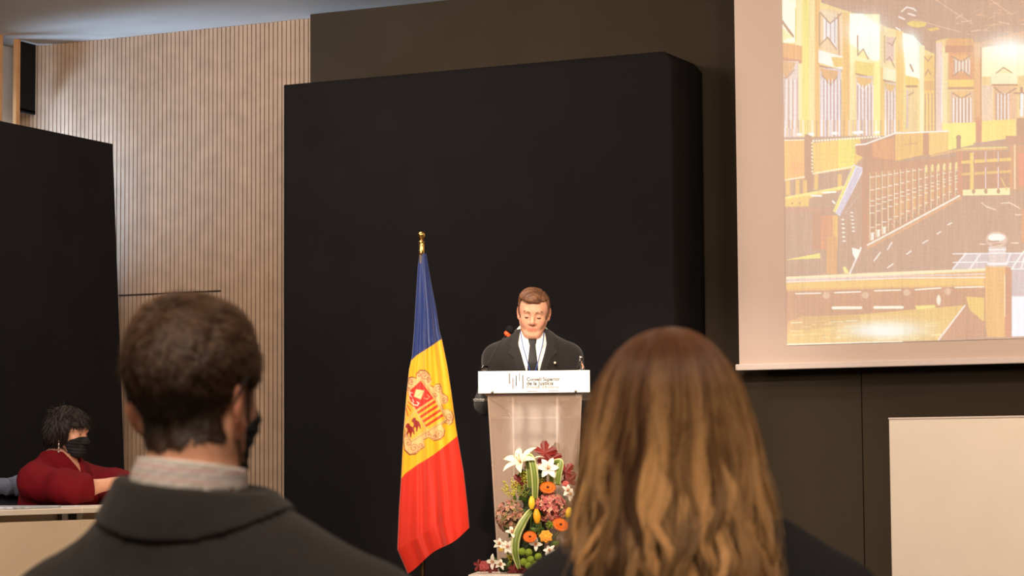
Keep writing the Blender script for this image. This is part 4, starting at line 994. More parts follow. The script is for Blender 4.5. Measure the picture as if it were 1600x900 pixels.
# back layer of the hanging cloth
DpB = DF+.02+np.sin(math.pi*U)**.6*wid*.75; ddb = DpB.ravel()/(RI@np.array(FWD)); Vb = np.array(CAMP)+RI*ddb[:, None]
i = np.arange(nF).reshape(nv, nu); Q1 = np.stack([i[:-1, :-1], i[1:, :-1], i[1:, 1:], i[:-1, 1:]], -1).reshape(-1, 4)
sb = 5; ib = (np.arange(nF)+nF).reshape(nv, nu); Q2 = np.stack([ib[:-1, :-1], ib[:-1, 1:], ib[1:, 1:], ib[1:, :-1]], -1).reshape(-1, 4)
s1 = np.stack([i[:-1, 0], ib[:-1, 0], ib[1:, 0], i[1:, 0]], -1); s2 = np.stack([i[:-1, -1], i[1:, -1], ib[1:, -1], ib[:-1, -1]], -1)
Vall = np.concatenate([Vf, Vb]); Ca = np.concatenate([pa.C.reshape(-1, 3)]*2)
link('flag_cloth', mesh_np('flag_cloth', Vall, np.concatenate([Q1, Q2, s1, s2]), Ca), m_flag, flag)

# ================================================================== lectern
DL = 11.72; LB = at(835.5, 700, DL); LB = Vector((LB.x, LB.y, DAIS)); LM = frame(LB, YAW-math.radians(6)); k_ = DL/FPX
m_acr = mat('frosted_acrylic', (186, 160, 142), .06, alpha=.30, var=.02, coat=.6)
m_acr2 = mat('clear_acrylic', (226, 212, 202), .08, alpha=.6, var=.01, coat=.6)
m_sign = mat('white_sign', (255, 252, 250), .5, var=.005)
lec = empty('lectern', LB, 'frosted acrylic lectern with a white sign across its top', 'lectern', rz=YAW-math.radians(6))
def lz(py): return at(835, py, DL).z-DAIS
T = lambda *p: LM @ Vector(p)
zt_, zb_ = lz(579.5), lz(614); sw = 175*k_/2
MB().box(T(0, -.012, (zt_+zb_)/2), (sw*2, .012, zt_-zb_), LM.to_3x3(), bev=.002).done('sign_board', m_sign, lec)
ht, hb = 149.5*k_/2, 108*k_/2*1.04
def sheet(x0t, x1t, x0b, x1b, yt, yb, th, name, m, z0=.03, z1=None):
    z1 = z1 or zb_+.02
    MB().prism([T(x0t, yt, z1), T(x1t, yt, z1), T(x1b, yb, z0), T(x0b, yb, z0)], (LM.to_3x3() @ Vector((0, th, 0)))).done(name, m, lec)
sheet(-ht, ht, -hb, hb, .01, .01, .010, 'front_panel', m_acr)
for sx in (-1, 1):
    MB().prism([T(sx*ht, .022, zb_+.02), T(sx*hb, .022, .03), T(sx*.108, .24, .03), T(sx*.116, .28, zb_-.06)], (LM.to_3x3() @ Vector((-sx*.006, .003, 0)))).done('side_panel', m_acr2, lec)
    MB().prism([T(sx*.114, .03, zb_+.01), T(sx*.108, .03, .03), T(sx*.108, .20, .03), T(sx*.114, .26, zb_-.055)], (LM.to_3x3() @ Vector((-sx*.008, 0, 0)))).done('inner_fin', m_acr2, lec)
MB().box(T(0, .16, lz(652)), (ht*1.9, .26, .010), LM.to_3x3()).done('shelf', m_acr, lec)
MB().prism([T(-sw+.01, .0, zb_+.035), T(sw-.01, .0, zb_+.035), T(sw-.01, .30, zb_-.03), T(-sw+.01, .30, zb_-.03)], (0, 0, .010)).done('reading_top', m_acr2, lec)
MB().box(T(0, .17, .015), (.52, .40, .028), LM.to_3x3(), bev=.006).done('base_plate', m_acr, lec)
for sx in (-1, 1): MB().tube([T(sx*(ht-.03), -.004, zb_+.006), T(sx*(ht-.03), -.022, zb_+.006)], .007, 12).done('stand_off', m_chrome, lec, True)
MB().box(T(-sw+.0, .06, lz(623)), (.055, .14, .006), LM.to_3x3()).box(T(-sw+.0, .06, lz(625.5)), (.055, .14, .003), LM.to_3x3()).done('side_bracket', m_chrome, lec)
MB().box(T(sw-.06, .06, lz(619)), (.03, .05, .02), LM.to_3x3()).done('side_bracket', m_chrome, lec)
cable = MB().tube([T(-sw+.012, .02, zb_+.03), T(-sw+.02, .03, zb_-.01), T(-sw+.09, .05, zb_-.05), T(-.13, .06, lz(645)), T(-.12, .05, lz(652))], .0028, 8).done('cable', mat('black_plastic', (24, 24, 26), .4), lec, True)
# logo and lettering
def lx(px_): return (px_-835.5)*k_
m_ink = mat('grey_ink', (40, 34, 32), .6); m_ink2 = mat('rose_ink', (150, 96, 100), .6); m_ink3 = mat('pale_ink', (140, 126, 122), .6); m_ink4 = mat('text_ink', (48, 44, 46), .6)
for px_, ya, yb, m_ in ((797.3, 583, 599.5, m_ink), (802.6, 590, 607.5, m_ink2), (807.8, 586.3, 603, m_ink), (813, 583, 595.5, m_ink3), (818.3, 586, 607.5, m_ink)):
    MB().box(T(lx(px_), -.0188, (lz(ya)+lz(yb))/2), (.0045, .0012, lz(ya)-lz(yb)), LM.to_3x3()).done('logo_bar', m_, lec)
def text(body, px_, py, width_px, m, bold=.0, zf=None):
    cu = bpy.data.curves.new('lettering', 'FONT'); cu.body = body; cu.size = 1; cu.extrude = .002; cu.offset = bold; o = bpy.data.objects.new('tmp', cu); COL.objects.link(o)
    bpy.context.view_layer.update(); dg = bpy.context.evaluated_depsgraph_get(); me = bpy.data.meshes.new_from_object(o.evaluated_get(dg)); bpy.data.objects.remove(o)
    w_ = max(v_.co.x for v_ in me.vertices); s_ = width_px*k_/w_
    me.transform(LM @ Matrix.Translation((lx(px_), -.0187, lz(py))) @ Matrix.Rotation(math.pi/2, 4, 'X') @ Matrix.Diagonal((s_, s_*(zf or 1), 1, 1)))
    return link('lettering', me, m, lec, False)
text('Consell Superior', 824, 595.3, 52.5, m_ink4, .012); text('de la Justícia', 824, 601.8, 42, m_ink4, .012); text("Principat d'Andorra", 824, 607.0, 50, m_ink3, 0)
MB().box(T(lx(833), -.0188, lz(611.3)), (17*k_, .001, .0022), LM.to_3x3()).done('underline', m_ink, lec); MB().box(T(lx(866), -.0188, lz(611)), (16*k_, .001, .0022), LM.to_3x3()).done('underline', m_ink2, lec)
# microphone
mb0 = T(lx(763), .04, zb_+.0455)
mic = empty('microphone', mb0, 'black gooseneck microphone with a glowing red ring on the left of the lectern', 'microphone')
mp = [mb0+UP*.006]+[Vector(at(a, b, DL+.03)) for a, b in ((763, 575), (764, 566), (768, 557), (775, 545), (784, 532), (791, 523.5))]
m_plast = MATS['black_plastic']
MB().lathe([(.03, 0), (.03, .012), (.012, .02)], Matrix.Translation(mb0)).done('base', m_plast, mic, True)
MB().tube(mp, .0034, 8).done('gooseneck', m_plast, mic, True)
a, b = Vector(at(790.5, 524, DL+.03)), Vector(at(800, 511.5, DL+.03)); d = (b-a).normalized()
R_ = d.to_track_quat('Z', 'Y').to_matrix().to_4x4()
MB().lathe([(.008, 0), (.0145, .003), (.0165, .010), (.0145, .017)], Matrix.Translation(a) @ R_, 16).done('light_ring', mat('red_glow', (255, 70, 30), .4, emis=1.6, emis_rgb=(255, 70, 26)), mic, True)
MB().lathe([(.012, .016), (.0195, .021), (.022, .032), (.020, .045), (.011, .053), (.002, .055)], Matrix.Translation(a) @ R_, 16).done('foam_head', m_black, mic, True)
# glass and small bottle on the lectern top, papers
m_clear = mat('clear_glass', (250, 250, 250), .03, trans=1, var=0)
g0 = T(lx(754), .115, zb_+.027)
o = MB().lathe([(.018, 0), (.023, .08), (.025, .115), (.0235, .115), (.021, .08), (.016, .006)], Matrix.Translation(g0), 20).done('drinking_glass', m_clear, smooth=True); recenter(o); tag(o, 'drinking glass at the left end of the lectern top', 'glass')
g0 = T(lx(907), .06, zb_+.040)
bt = empty('water_bottle', g0, 'small clear bottle at the right end of the lectern top', 'bottle')
MB().lathe([(.020, 0), (.021, .07), (.018, .09), (.008, .112), (.007, .125)], Matrix.Translation(g0), 20).done('bottle_body', m_clear, bt, True)
MB().lathe([(.0085, .122), (.0085, .140), (.006, .143)], Matrix.Translation(g0), 14).done('bottle_cap', m_chrome, bt, True)
pz = T(0, .16, zb_+.020)
o = MB().box(pz, (.22, .27, .003), LM.to_3x3() @ Matrix.Rotation(math.atan2(-.065, .30), 3, 'X')).done('speech_papers', m_paper); recenter(o); tag(o, 'sheets of the speech lying on the lectern behind the sign', 'paper')
# low white plinth in front
DP = 11.25; q = at(832, 897, DP); zz0 = q.z; PB = Vector((q.x, q.y, DAIS)); PMx = frame(PB, YAW-math.radians(6))
plh = empty('low_table', PB, 'low white table in front of the lectern carrying the flowers', 'table', rz=YAW-math.radians(6))
MB().box(PMx @ Vector((0, .12, zz0-DAIS-.012)), (.60, .34, .024), PMx.to_3x3(), bev=.004).done('table_top', m_white, plh)
for sx in (-1, 1):
    for yy in (-.01, .25): MB().box(PMx @ Vector((sx*.26, yy, (zz0-DAIS-.024)/2)), (.03, .03, zz0-DAIS-.024), PMx.to_3x3()).done('leg', m_white, plh)


# unseen glowing panes added on the rear wall to give the lectern its reflection
nrm = (LM.to_3x3() @ Vector((0, -1, 0))).normalized(); rr_ = ray(835, 671); hit = CAMP+rr_*((LB-CAMP).dot(nrm)/rr_.dot(nrm)); rf_ = rr_-nrm*2*rr_.dot(nrm); wp = hit+rf_*((YB+.02-hit.y)/rf_.y)
m_glow_pane = mat('glow_pane', (240, 236, 226), .3, var=0, emis=17, emis_rgb=(250, 232, 214))
mbw = MB()
for zz in (wp.z-.30, wp.z+.30): mbw.box((wp.x, YB+.03, zz), (.70, .06, .06))
for k in range(4): mbw.box((wp.x-.32+.2133*k, YB+.03, wp.z), (.06, .06, .6))
mbw.box((wp.x, YB+.03, wp.z-.08), (.66, .06, .05)); dw = struct(mbw, 'reflection_panes', m_white)
MB().box((wp.x, YB+.012, wp.z), (.64, .008, .58)).done('window_pane', m_glow_pane, parent=dw)  # emissive sheet behind the added bars, no real opening
# ================================================================== flower arrangement on the low table
DFL = 11.36; pm = DFL/FPX
b0 = at(822, 895, DFL); b0.z = zz0
fa = empty('flower_arrangement', b0, 'tall mixed flower arrangement of lilies, hydrangeas and orange gerberas in front of the lectern', 'flower arrangement')
def fl(px_, py, dz=0.): return at(px_, py, DFL+dz)
TOCAM = -FWD
def mcol(n, c, r=.5, **k): return mat(n, c, r, var=k.pop('var', .08), scale=k.pop('scale', 120), **k)
m_lily = mcol('lily_petal', (244, 240, 206), sheen=.2); m_wh = mcol('white_petal', (246, 240, 226)); m_or = mcol('orange_petal', (238, 112, 26)); m_red = mcol('red_leaf', (118, 22, 14), var=.3, scale=40)
m_yel = mcol('yellow_petal', (248, 204, 60), var=.06); m_mag = mcol('magenta_petal', (150, 36, 90)); m_lime = mcol('lime_button', (140, 164, 48), .7, bump=.8, var=.25); m_stem = mcol('stem_green', (70, 96, 40), var=.3); m_gold2 = mcol('goldenrod', (196, 190, 70), .7, var=.3)
m_pet = mat('floret', (200, 120, 110), .55, attr='Col', var=.06); m_blade = mat('striped_blade', (120, 140, 60), .4, attr='Col', var=.06); m_cen = mcol('flower_centre', (70, 36, 14), .8); m_foam = mcol('foam_dark', (46, 54, 28), .9, bump=.6, var=.4)
def basis(n, roll=0.):
    n = Vector(n).normalized(); q = n.to_track_quat('Z', 'Y').to_matrix() @ Matrix.Rotation(roll, 3, 'Z'); return q
def petals(name, c, n, specs, m, parent, cup=.3, thick=.0007, col=None, seg=(6, 4)):
    """specs: (angle, length, width, lift, twist); lifted petals around the normal n, one mesh"""
    R = basis(n); V = []; F = []; CC = []
    for (a, L, w, lift, curl) in specs:
        off = len(V)
        for i in range(seg[0]+1):
            t = i/seg[0]; hw = w*math.sin(math.pi*min(t*.92+.06, 1))**.75*(1-.15*t)
            e = lift-curl*t; rr = L*t
            for j in range(seg[1]+1):
                s_ = (j/seg[1]-.5)*2; x = rr*math.cos(e*.6); z = rr*math.sin(e)*.8+cup*abs(s_)**2*hw; y = s_*hw
                p = Vector((x*math.cos(a)-y*math.sin(a), x*math.sin(a)+y*math.cos(a), z)); V.append(Vector(c)+R @ p)
                if col is not None: CC.append(col)
        for i in range(seg[0]):
            for j in range(seg[1]): k = off+i*(seg[1]+1)+j; F.append((k, k+1, k+seg[1]+2, k+seg[1]+1))
    me = mesh_np(name, V, F, CC if col is not None else None); o = link(name, me, m, parent)
    md = o.modifiers.new('thickness', 'SOLIDIFY'); md.thickness = thick; return o
def stem(p, parent, r=.0022):
    e = Vector((b0.x+(p.x-b0.x)*.25, b0.y+(p.y-b0.y)*.25+.02, max(zz0+.03, p.z-.22))); mid = p.lerp(e, .5)-TOCAM*.02
    MB().tube([p, mid, e], r, 6).done('stem', m_stem, parent, True)
rf = random.Random(3)
def lily(px_, py, dz, n, size, m, tips=6, label=None):
    c = fl(px_, py, dz); o = petals('lily', c, n, [(2*math.pi*k/tips+rf.uniform(-.1, .1), size*(1 if k % 2 else .93), size*(.20 if size > .07 else .28), 1.05+rf.uniform(-.1, .1), .75) for k in range(tips)], m, fa, .5)
    R = basis(n); mb = MB()
    for k in range(6):
        a = k*1.05; t = c+R @ Vector((math.cos(a)*size*.13, math.sin(a)*size*.13, size*.55)); mb.tube([c, t], .0009, 5).ball(t, (.0018, .0018, .0036), u=6, v=5)
    s_ = mb.done('stamens', mcol('pollen', (200, 120, 40)), o, True); stem(c, o); return o
def gerbera(px_, py, dz, n, r_):
    c = fl(px_, py, dz); sp_ = [(2*math.pi*k/26, r_*pm, r_*pm*.13, .12, .1) for k in range(26)]+[(2*math.pi*(k+.5)/20, r_*pm*.66, r_*pm*.10, .42, .1) for k in range(20)]
    o = petals('gerbera', c, n, sp_, m_or, fa, .1, seg=(4, 2)); MB().ball(c+Vector(n).normalized()*.004, (r_*pm*.17, r_*pm*.17, r_*pm*.12), basis(n)).done('flower_centre', m_cen, o, True); stem(c, o); return o
def hydrangea(px_, py, dz, rx, ry, cols, seed):
    r = np.random.default_rng(seed); c = fl(px_, py, dz); V = []; F = []; CC = []
    for k in range(330):
        d = r.normal(size=3); d /= np.linalg.norm(d); d = Vector(d)
        if d.dot(TOCAM) < -.5: continue
        p = c+RGT*d.dot(RGT)*rx*pm+UP*d.z*ry*pm+FWD*d.dot(FWD)*rx*pm*.8; R = basis(d+Vector(r.normal(0, .25, 3)), r.uniform(0, 6)); cc = lin(cols[r.integers(0, len(cols))])*r.uniform(.8, 1.2)
        s_ = r.uniform(.0085, .0115)
        for q in range(4):
            a = q*math.pi/2; off = len(V)
            for (x, y, z) in ((0, 0, 0), (.55, -.42, .12), (1.0, -.2, .22), (1.0, .25, .2), (.5, .45, .1)):
                V.append(p+R @ (Vector((x*math.cos(a)-y*math.sin(a), x*math.sin(a)+y*math.cos(a), z))*s_)); CC.append(cc)
            F.append((off, off+1, off+2, off+3, off+4))
    o = link('hydrangea', mesh_np('hydrangea', V, F, CC), m_pet, fa, False)
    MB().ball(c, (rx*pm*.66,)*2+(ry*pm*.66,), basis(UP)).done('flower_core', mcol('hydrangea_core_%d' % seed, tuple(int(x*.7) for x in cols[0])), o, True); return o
def tulip(px_, py, dz, rx, ry, m, tilt=0.):
    c = fl(px_, py, dz); V = []; F = []; n = 24; rows = 12
    for i in range(rows+1):
        t = i/rows
        for k in range(n):
            a = 2*math.pi*k/n; rr = math.sin(math.pi*(.10+.80*t))**.8*(1+.07*math.cos(3*a)); V.append(c+RGT*(rr*rx*pm*math.cos(a)+tilt*(t-.5)*ry*pm)+FWD*rr*rx*pm*math.sin(a)+UP*((t-.5)*2*ry*pm*(1+.06*math.cos(3*a)*t)))
    for i in range(rows):
        for k in range(n): F.append((i*n+k, i*n+(k+1) % n, (i+1)*n+(k+1) % n, (i+1)*n+k))
    F += [tuple(range(n))[::-1], tuple(rows*n+k for k in range(n))]
    o = link('tulip', mesh_np('tulip', V, F), m, fa); stem(c-UP*ry*pm, o); return o
def blade(pts, wds, dz, name='striped_leaf', face=None):
    P = [fl(p[0], p[1], dz+(p[2] if len(p) > 2 else 0)) for p in pts]; cr = []; W = []
    for i in range(len(P)-1):
        a, b, c, d = P[max(i-1, 0)], P[i], P[i+1], P[min(i+2, len(P)-1)]
        for t in (0, .2, .4, .6, .8): cr.append(.5*((2*b)+(c-a)*t+(2*a-5*b+4*c-d)*t*t+(3*b-a-3*c+d)*t**3)); W.append(wds[i]*(1-t)+wds[i+1]*t)
    cr.append(P[-1]); W.append(wds[-1]); V = []; F = []; CC = []; n = 8; g, cm = lin((112, 132, 54)), lin((218, 222, 158))
    for i, p in enumerate(cr):
        t = (cr[min(i+1, len(cr)-1)]-cr[max(i-1, 0)]).normalized(); s_ = t.cross(TOCAM).normalized()
        for j in range(n+1):
            x = (j/n-.5)*2; V.append(p+s_*x*W[i]*pm*.5-TOCAM*(x*x)*W[i]*pm*.16); CC.append(cm if abs(x) > .7 else (lin((146, 160, 84)) if abs(x) < .2 else g))
    for i in range(len(cr)-1):
        for j in range(n): k = i*(n+1)+j; F.append((k, k+1, k+n+2, k+n+1))
    o = link(name, mesh_np(name, V, F, CC), m_blade, fa); md = o.modifiers.new('thickness', 'SOLIDIFY'); md.thickness = .0008; return o
def maple(px_, py, dz, size, rot, n=None, m=None):
    c = fl(px_, py, dz); R = basis(n or (TOCAM+UP*.2), rot); V = [c]; K = 40
    for k in range(K):
        a = 2*math.pi*k/K; lob = abs(math.cos(2.5*a))**.7*.55+.45+(.08 if k % 2 else -.03); lob *= (1-.5*max(0, math.cos(a-math.pi))**8)
        V.append(c+R @ Vector((math.cos(a)*lob*size*pm, math.sin(a)*lob*size*pm, .12*size*pm*math.sin(5*a+1)*lob-.15*size*pm*lob**2)))
    F = [(0, 1+k, 1+(k+1) % K) for k in range(K)]; o = link('red_leaf', mesh_np('red_leaf', V, F), m or m_red, fa, False); md = o.modifiers.new('thickness', 'SOLIDIFY'); md.thickness = .0008; return o
def sprig(px_, py, dz, w_, h_, n, m, seed, r0=.0028, name='goldenrod', lean=0.):
    r = random.Random(seed); mb = MB(); base = fl(px_, py+h_*.6, dz+.02)
    for k in range(7):
        tip = fl(px_+r.uniform(-w_, w_)+lean, py-h_*r.uniform(.3, 1), dz+r.uniform(-.02, .01)); mb.tube([base, base.lerp(tip, .5)+Vector((0, 0, .006)), tip], .0009, 4)
        for q in range(n//7): t = r.uniform(.35, 1.02); mb.ball(base.lerp(tip, t)+Vector([r.gauss(0, .005) for _ in range(3)]), r0*r.uniform(.7, 1.3), u=6, v=5)
    return mb.done(name, m, fa, True)
# inner foam mass and dark foliage
C = Clay(); C.cap(fl(825, 880, .02), fl(838, 770, .03), .075, .05, k=.04); C.cap(fl(838, 770, .03), fl(850, 730, .04), .05, .02, k=.04); C.cap(fl(790, 885, .02), fl(875, 880, .02), .04, .05, k=.04)
F, lo, h, ax = field(C.P, .006); Zg = grid_xyz(ax)[2]; F = np.maximum(F, zz0+.004-Zg)
F = np.maximum(F, zz0+.004-Zg)
clay_mesh('flower_foam', F.astype(np.float32), lo, h, m_foam, fa, 1, disp=lambda V: .008*vnoise(V, 61, 18, 2))
LF = []
for k in range(46):
    y_ = rf.uniform(735, 892); cx_ = 838-(y_-735)*.08; x_ = cx_+rf.uniform(-1, 1)*(20+(y_-735)*.30)
    LF.append((x_, y_, rf.uniform(.0, .04)))
for k, (x_, y_, d_) in enumerate(LF):
    c = fl(x_, y_, d_-.05); dirn = (RGT*rf.uniform(-1, 1)+UP*rf.uniform(-.6, 1)+TOCAM*.3).normalized(); L_ = rf.uniform(.03, .055); s_ = dirn.cross(TOCAM).normalized()*L_*.22
    V = [c, c+dirn*L_*.3+s_, c+dirn*L_*.65+s_*.9, c+dirn*L_, c+dirn*L_*.65-s_*.9, c+dirn*L_*.3-s_, c+dirn*L_*.5+TOCAM*.004]
    o = link('green_leaf', mesh_np('green_leaf', V, [(0, 1, 6), (1, 2, 6), (2, 3, 6), (3, 4, 6), (4, 5, 6), (5, 0, 6)]), mcol('leaf_green_%d' % (k % 3), ((58, 92, 34), (92, 116, 48), (44, 66, 34))[k % 3], .5), fa, False)
# tops
maple(851, 708, .02, 20, .3); maple(862, 716, .03, 16, 1.6); maple(884, 738, .02, 17, .9); maple(815, 752, -.03, 15, 2.4); maple(826, 739, .02, 14, .5); maple(842, 770, .0, 14, 4); maple(889, 752, .01, 12, 2)
maple(822, 890, -.05, 14, .2); maple(803, 891, -.04, 12, 1.2); maple(748, 884, -.02, 10, .2); maple(768, 888, -.03, 11, 2)
lily(815, 725, -.05, RGT*-.45+UP*.75+TOCAM*.55, .105, m_lily); lily(829, 722, -.02, UP+TOCAM*.15, .075, m_lily, 3)
lily(856, 733, -.06, TOCAM+UP*.3+RGT*.1, .058, m_wh); lily(845, 733, -.04, UP+RGT*-.3+TOCAM*.4, .045, m_wh, 5)
blade([(830, 780, .02), (828, 750, -.04), (826, 722, -.07), (827, 713, -.09), (832, 722, -.11), (836, 748, -.10), (836, 782, -.06)], [10, 11, 11, 10, 11, 12, 9], .0)
blade([(836, 797, -.02), (828, 800, -.08), (816, 818, -.10), (807, 838, -.11), (805, 862, -.11), (811, 889, -.08)], [6, 9, 13, 14, 13, 5], .0)
blade([(862, 757, -.01), (863, 728, -.02), (872, 721, -.06), (876, 724, -.07), (873, 740, -.07), (871, 758, -.05)], [9, 10, 9, 10, 11, 9], .0)
blade([(846, 850, 0), (843, 828, -.05), (845, 816, -.06)], [8, 7, 2], .0)
sprig(803, 770, -.05, 18, 22, 150, m_gold2, 1, lean=-3); sprig(818, 748, -.04, 12, 18, 90, m_gold2, 2); sprig(843, 752, -.03, 12, 14, 60, m_gold2, 3); sprig(816, 772, -.06, 12, 18, 110, mcol('goldenrod_green', (128, 140, 48), .7, var=.3), 4)
sprig(858, 822, -.07, 8, 10, 60, m_lime, 6, .0036, 'green_berries'); sprig(798, 874, -.05, 8, 14, 60, m_gold2, 8)
gerbera(856, 762, -.08, TOCAM+UP*.9, 13.5); gerbera(876, 820, -.10, TOCAM+UP*.8+RGT*.3, 13.5); gerbera(828, 839, -.12, TOCAM+UP*.7, 11.5)
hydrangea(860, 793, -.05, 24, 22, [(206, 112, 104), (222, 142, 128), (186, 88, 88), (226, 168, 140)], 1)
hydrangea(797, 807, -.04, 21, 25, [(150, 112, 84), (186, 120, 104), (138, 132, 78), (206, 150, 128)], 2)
tulip(830.5, 786, -.10, 5.2, 10, m_yel); tulip(838.5, 807, -.12, 5.8, 11, mcol('amber_petal', (246, 176, 36)), -.15); tulip(888, 801, -.05, 6, 8, m_yel, .3)
def rosebud(px_, py, dz, r_, m, name='rose'):
    c = fl(px_, py, dz); sp_ = []
    for ring, (nn, L_, lf) in enumerate(((5, .55, 1.5), (6, .8, 1.2), (7, 1.0, .8), (7, 1.05, .35))):
        sp_ += [(2*math.pi*k/nn+ring, r_*pm*L_, r_*pm*.5, lf, .15) for k in range(nn)]
    o = petals(name, c-TOCAM*.006, TOCAM+UP*.3, sp_, m, fa, .5); MB().ball(c, r_*pm*.42).done('flower_core', m, o, True); return o
rosebud(853, 839, -.11, 10.5, mcol('apricot_petal', (248, 170, 60)))
for (x_, y_, n_) in ((778, 851, 5), (795, 855, 6), (799, 833, 4), (860, 862, 6), (838, 850, 4), (866, 872, 5), (780, 884, 5), (771, 878, 4), (886, 768, 5), (892, 775, 4)):
    lily(x_+rf.uniform(-1, 1), y_, -.09 if x_ < 870 else -.05, TOCAM+UP*rf.uniform(0, .9)+RGT*rf.uniform(-.6, .6), .034+.006*rf.random(), m_wh, n_)
rosebud(757, 885, -.02, 9, mcol('orchid_petal', (190, 90, 90), var=.5, scale=200), 'orchid'); rosebud(884, 757, -.03, 6, MATS['orchid_petal'], 'orchid'); rosebud(841, 887, -.10, 6, m_mag, 'rose'); rosebud(783, 858, -.10, 4, m_yel, 'freesia')
for (x_, y_) in ((816, 862), (826, 863), (818, 878), (829, 874), (841, 870), (826, 884), (836, 882)):
    c = fl(x_, y_, -.125+.01*rf.random()); mb = MB(); mb.ball(c, 5.9*pm, u=18, v=12); mb.done('button_chrysanthemum', m_lime, fa, True)

for o in list(fa.children_recursive):
    if o.type == 'MESH':
        n = len(o.data.vertices); a = np.empty(n*3); o.data.vertices.foreach_get('co', a); a = a.reshape(-1, 3); a[:, 2] = np.maximum(a[:, 2], .0035); o.data.vertices.foreach_set('co', a.ravel())
# ================================================================== the projected picture on the screen
m_pic = bpy.data.materials.new('projected_picture'); m_pic.use_nodes = True; N = m_pic.node_tree.nodes; Lk = m_pic.node_tree.links; b = N['Principled BSDF']
b.inputs['Base Color'].default_value = (*s2l((220, 198, 187)), 1); b.inputs['Roughness'].default_value = .8
a = N.new('ShaderNodeAttribute'); a.attribute_name = 'Col'; Lk.new(a.outputs['Color'], b.inputs['Emission Color']); b.inputs['Emission Strength'].default_value = 1
PIC_BASE = (201, 164, 142)
x0p, x1p, y0p, y1p = 1222, 1700, -60, 541
gx = np.arange(0, 1.00001, 1/430); gy = np.arange(0, 1.00001, 1/560)
# corners of the picture on the screen (photo pixels); keystone like the photograph
cTL, cBL = (1221, -60), (1229.5, 540); cBR = (1700, 525.5); cTR = (1695, -95)
U, Vv = np.meshgrid(gx, gy); 
PX = (cTL[0]*(1-U)+cTR[0]*U)*(1-Vv)+(cBL[0]*(1-U)+cBR[0]*U)*Vv; PY = (cTL[1]*(1-U)+cTR[1]*U)*(1-Vv)+(cBL[1]*(1-U)+cBR[1]*U)*Vv
pa = Paint(PX, PY, PIC_BASE); YL = (240, 208, 128); OR = (226, 170, 96); LT = (246, 236, 196); WHT = (246, 252, 246); DK = (206, 158, 128); LV = (226, 214, 222); AM = (238, 190, 88); BRN = (200, 150, 116)
A_, B_o, C_o, D_o, E_o, F_o = (1210, 0), (1400, 0), (1210, 190), (1400, 190), (1210, 370), (1400, 370)
def use(o): pa.o = o; pa.k = 1/4.5
use((0, 0)); pa.k = 1.
# left panelled wall, back wall
pa.poly([(1215, -80), (1283, -80), (1283, 4), (1316, 15), (1354, 26), (1384, 42), (1405, 48), (1428, 58), (1442, 76), (1460, 84), (1460, 215), (1340, 218), (1225, 218)], (240, 214, 146))
pa.poly([(1460, 64), (1480, 60), (1520, 72), (1533, 76), (1600, 70), (1720, 60), (1720, 215), (1460, 215)], (238, 206, 146))
pa.poly([(1478, 62), (1530, 66), (1600, 48), (1720, 30), (1720, 66), (1600, 70), (1534, 76), (1478, 80)], (222, 170, 126))
# coffered ceiling texture
for k in range(120):
    x_ = RNG.uniform(1480, 1700); y_ = RNG.uniform(-70, 52)-(x_-1600)*.02; L_ = RNG.uniform(4, 16); a_ = RNG.uniform(-.5, .2)
    pa.line([(x_, y_), (x_+L_*math.cos(a_), y_+L_*math.sin(a_))], RNG.uniform(.6, 2), (232, 184, 146) if k % 3 else (244, 210, 184), .7)
for L_ in ([(1458, -3), (1520, 38)], [(1490, -40), (1580, 22)], [(1560, -40), (1640, 10)], [(1428, 30), (1500, 50)], [(1400, -40), (1465, 0)]): pa.line(L_, 1.2, (240, 200, 168), .8)
use(B_o)
for P_ in ([(40, 80), (75, 50), (120, 60), (140, 75)], [(85, 95), (135, 110)], [(20, 118), (60, 135)], [(0, 195), (30, 212)]): pa.line(P_, 2.2, (250, 236, 226))
pa.poly([(75, 160), (125, 145), (215, 160), (205, 185), (150, 195), (90, 180)], (236, 204, 110)); pa.poly([(215, 205), (290, 190), (310, 205), (250, 222)], (232, 196, 110))
def panel(o, x0, y0, x1, y1, sl, lit):
    """carved panel pair: upper panel x0..x1, rail, lower linenfold; sl = slope of the perspective"""
    use(o)
def quad(x0, y0, x1, y1, c, s0=0., s1=0., a=1.): pa.poly([(x0, y0), (x1, y0+s0*(x1-x0)), (x1, y1+s1*(x1-x0)), (x0, y1)], c, a)
use(A_)
# stiles (vertical posts)
for x0, x1, c in ((150, 195, (246, 230, 170)), (195, 245, (240, 224, 130)), (245, 285, (244, 222, 160)), (285, 320, (238, 190, 110)), (478, 530, (236, 190, 110)), (530, 560, (246, 226, 170)), (700, 745, (244, 236, 150)), (745, 770, (238, 196, 120)), (860, 895, (236, 190, 110))): quad(x0, 0 if x0 < 460 else 90+(x0-478)*.35, x1, 985, c)
# first panel (bright)
quad(55, 0, 150, 300, (244, 250, 226)); pa.line([(150, 60), (150, 290)], 2, (226, 208, 110)); pa.line([(55, 150), (130, 255)], 4, (176, 140, 110)); pa.line([(70, 150), (140, 240)], 1.4, (250, 246, 236)); pa.poly([(55, 190), (130, 260), (55, 290)], (248, 236, 176))
quad(50, 298, 195, 425, (232, 176, 84), .18, .12); quad(50, 400, 190, 425, (214, 154, 92), .16, .16); quad(55, 430, 170, 985, (232, 208, 196)); pa.poly([(55, 430), (150, 440), (130, 490), (80, 550), (60, 520)], (226, 178, 130)); pa.line([(60, 548), (90, 545), (140, 490)], 1.6, (170, 130, 120))
for x_ in (70, 85, 100, 115, 130, 145, 162): pa.line([(x_, 560), (x_, 900)], 1.2, (248, 244, 250) if x_ % 2 else (196, 160, 150))
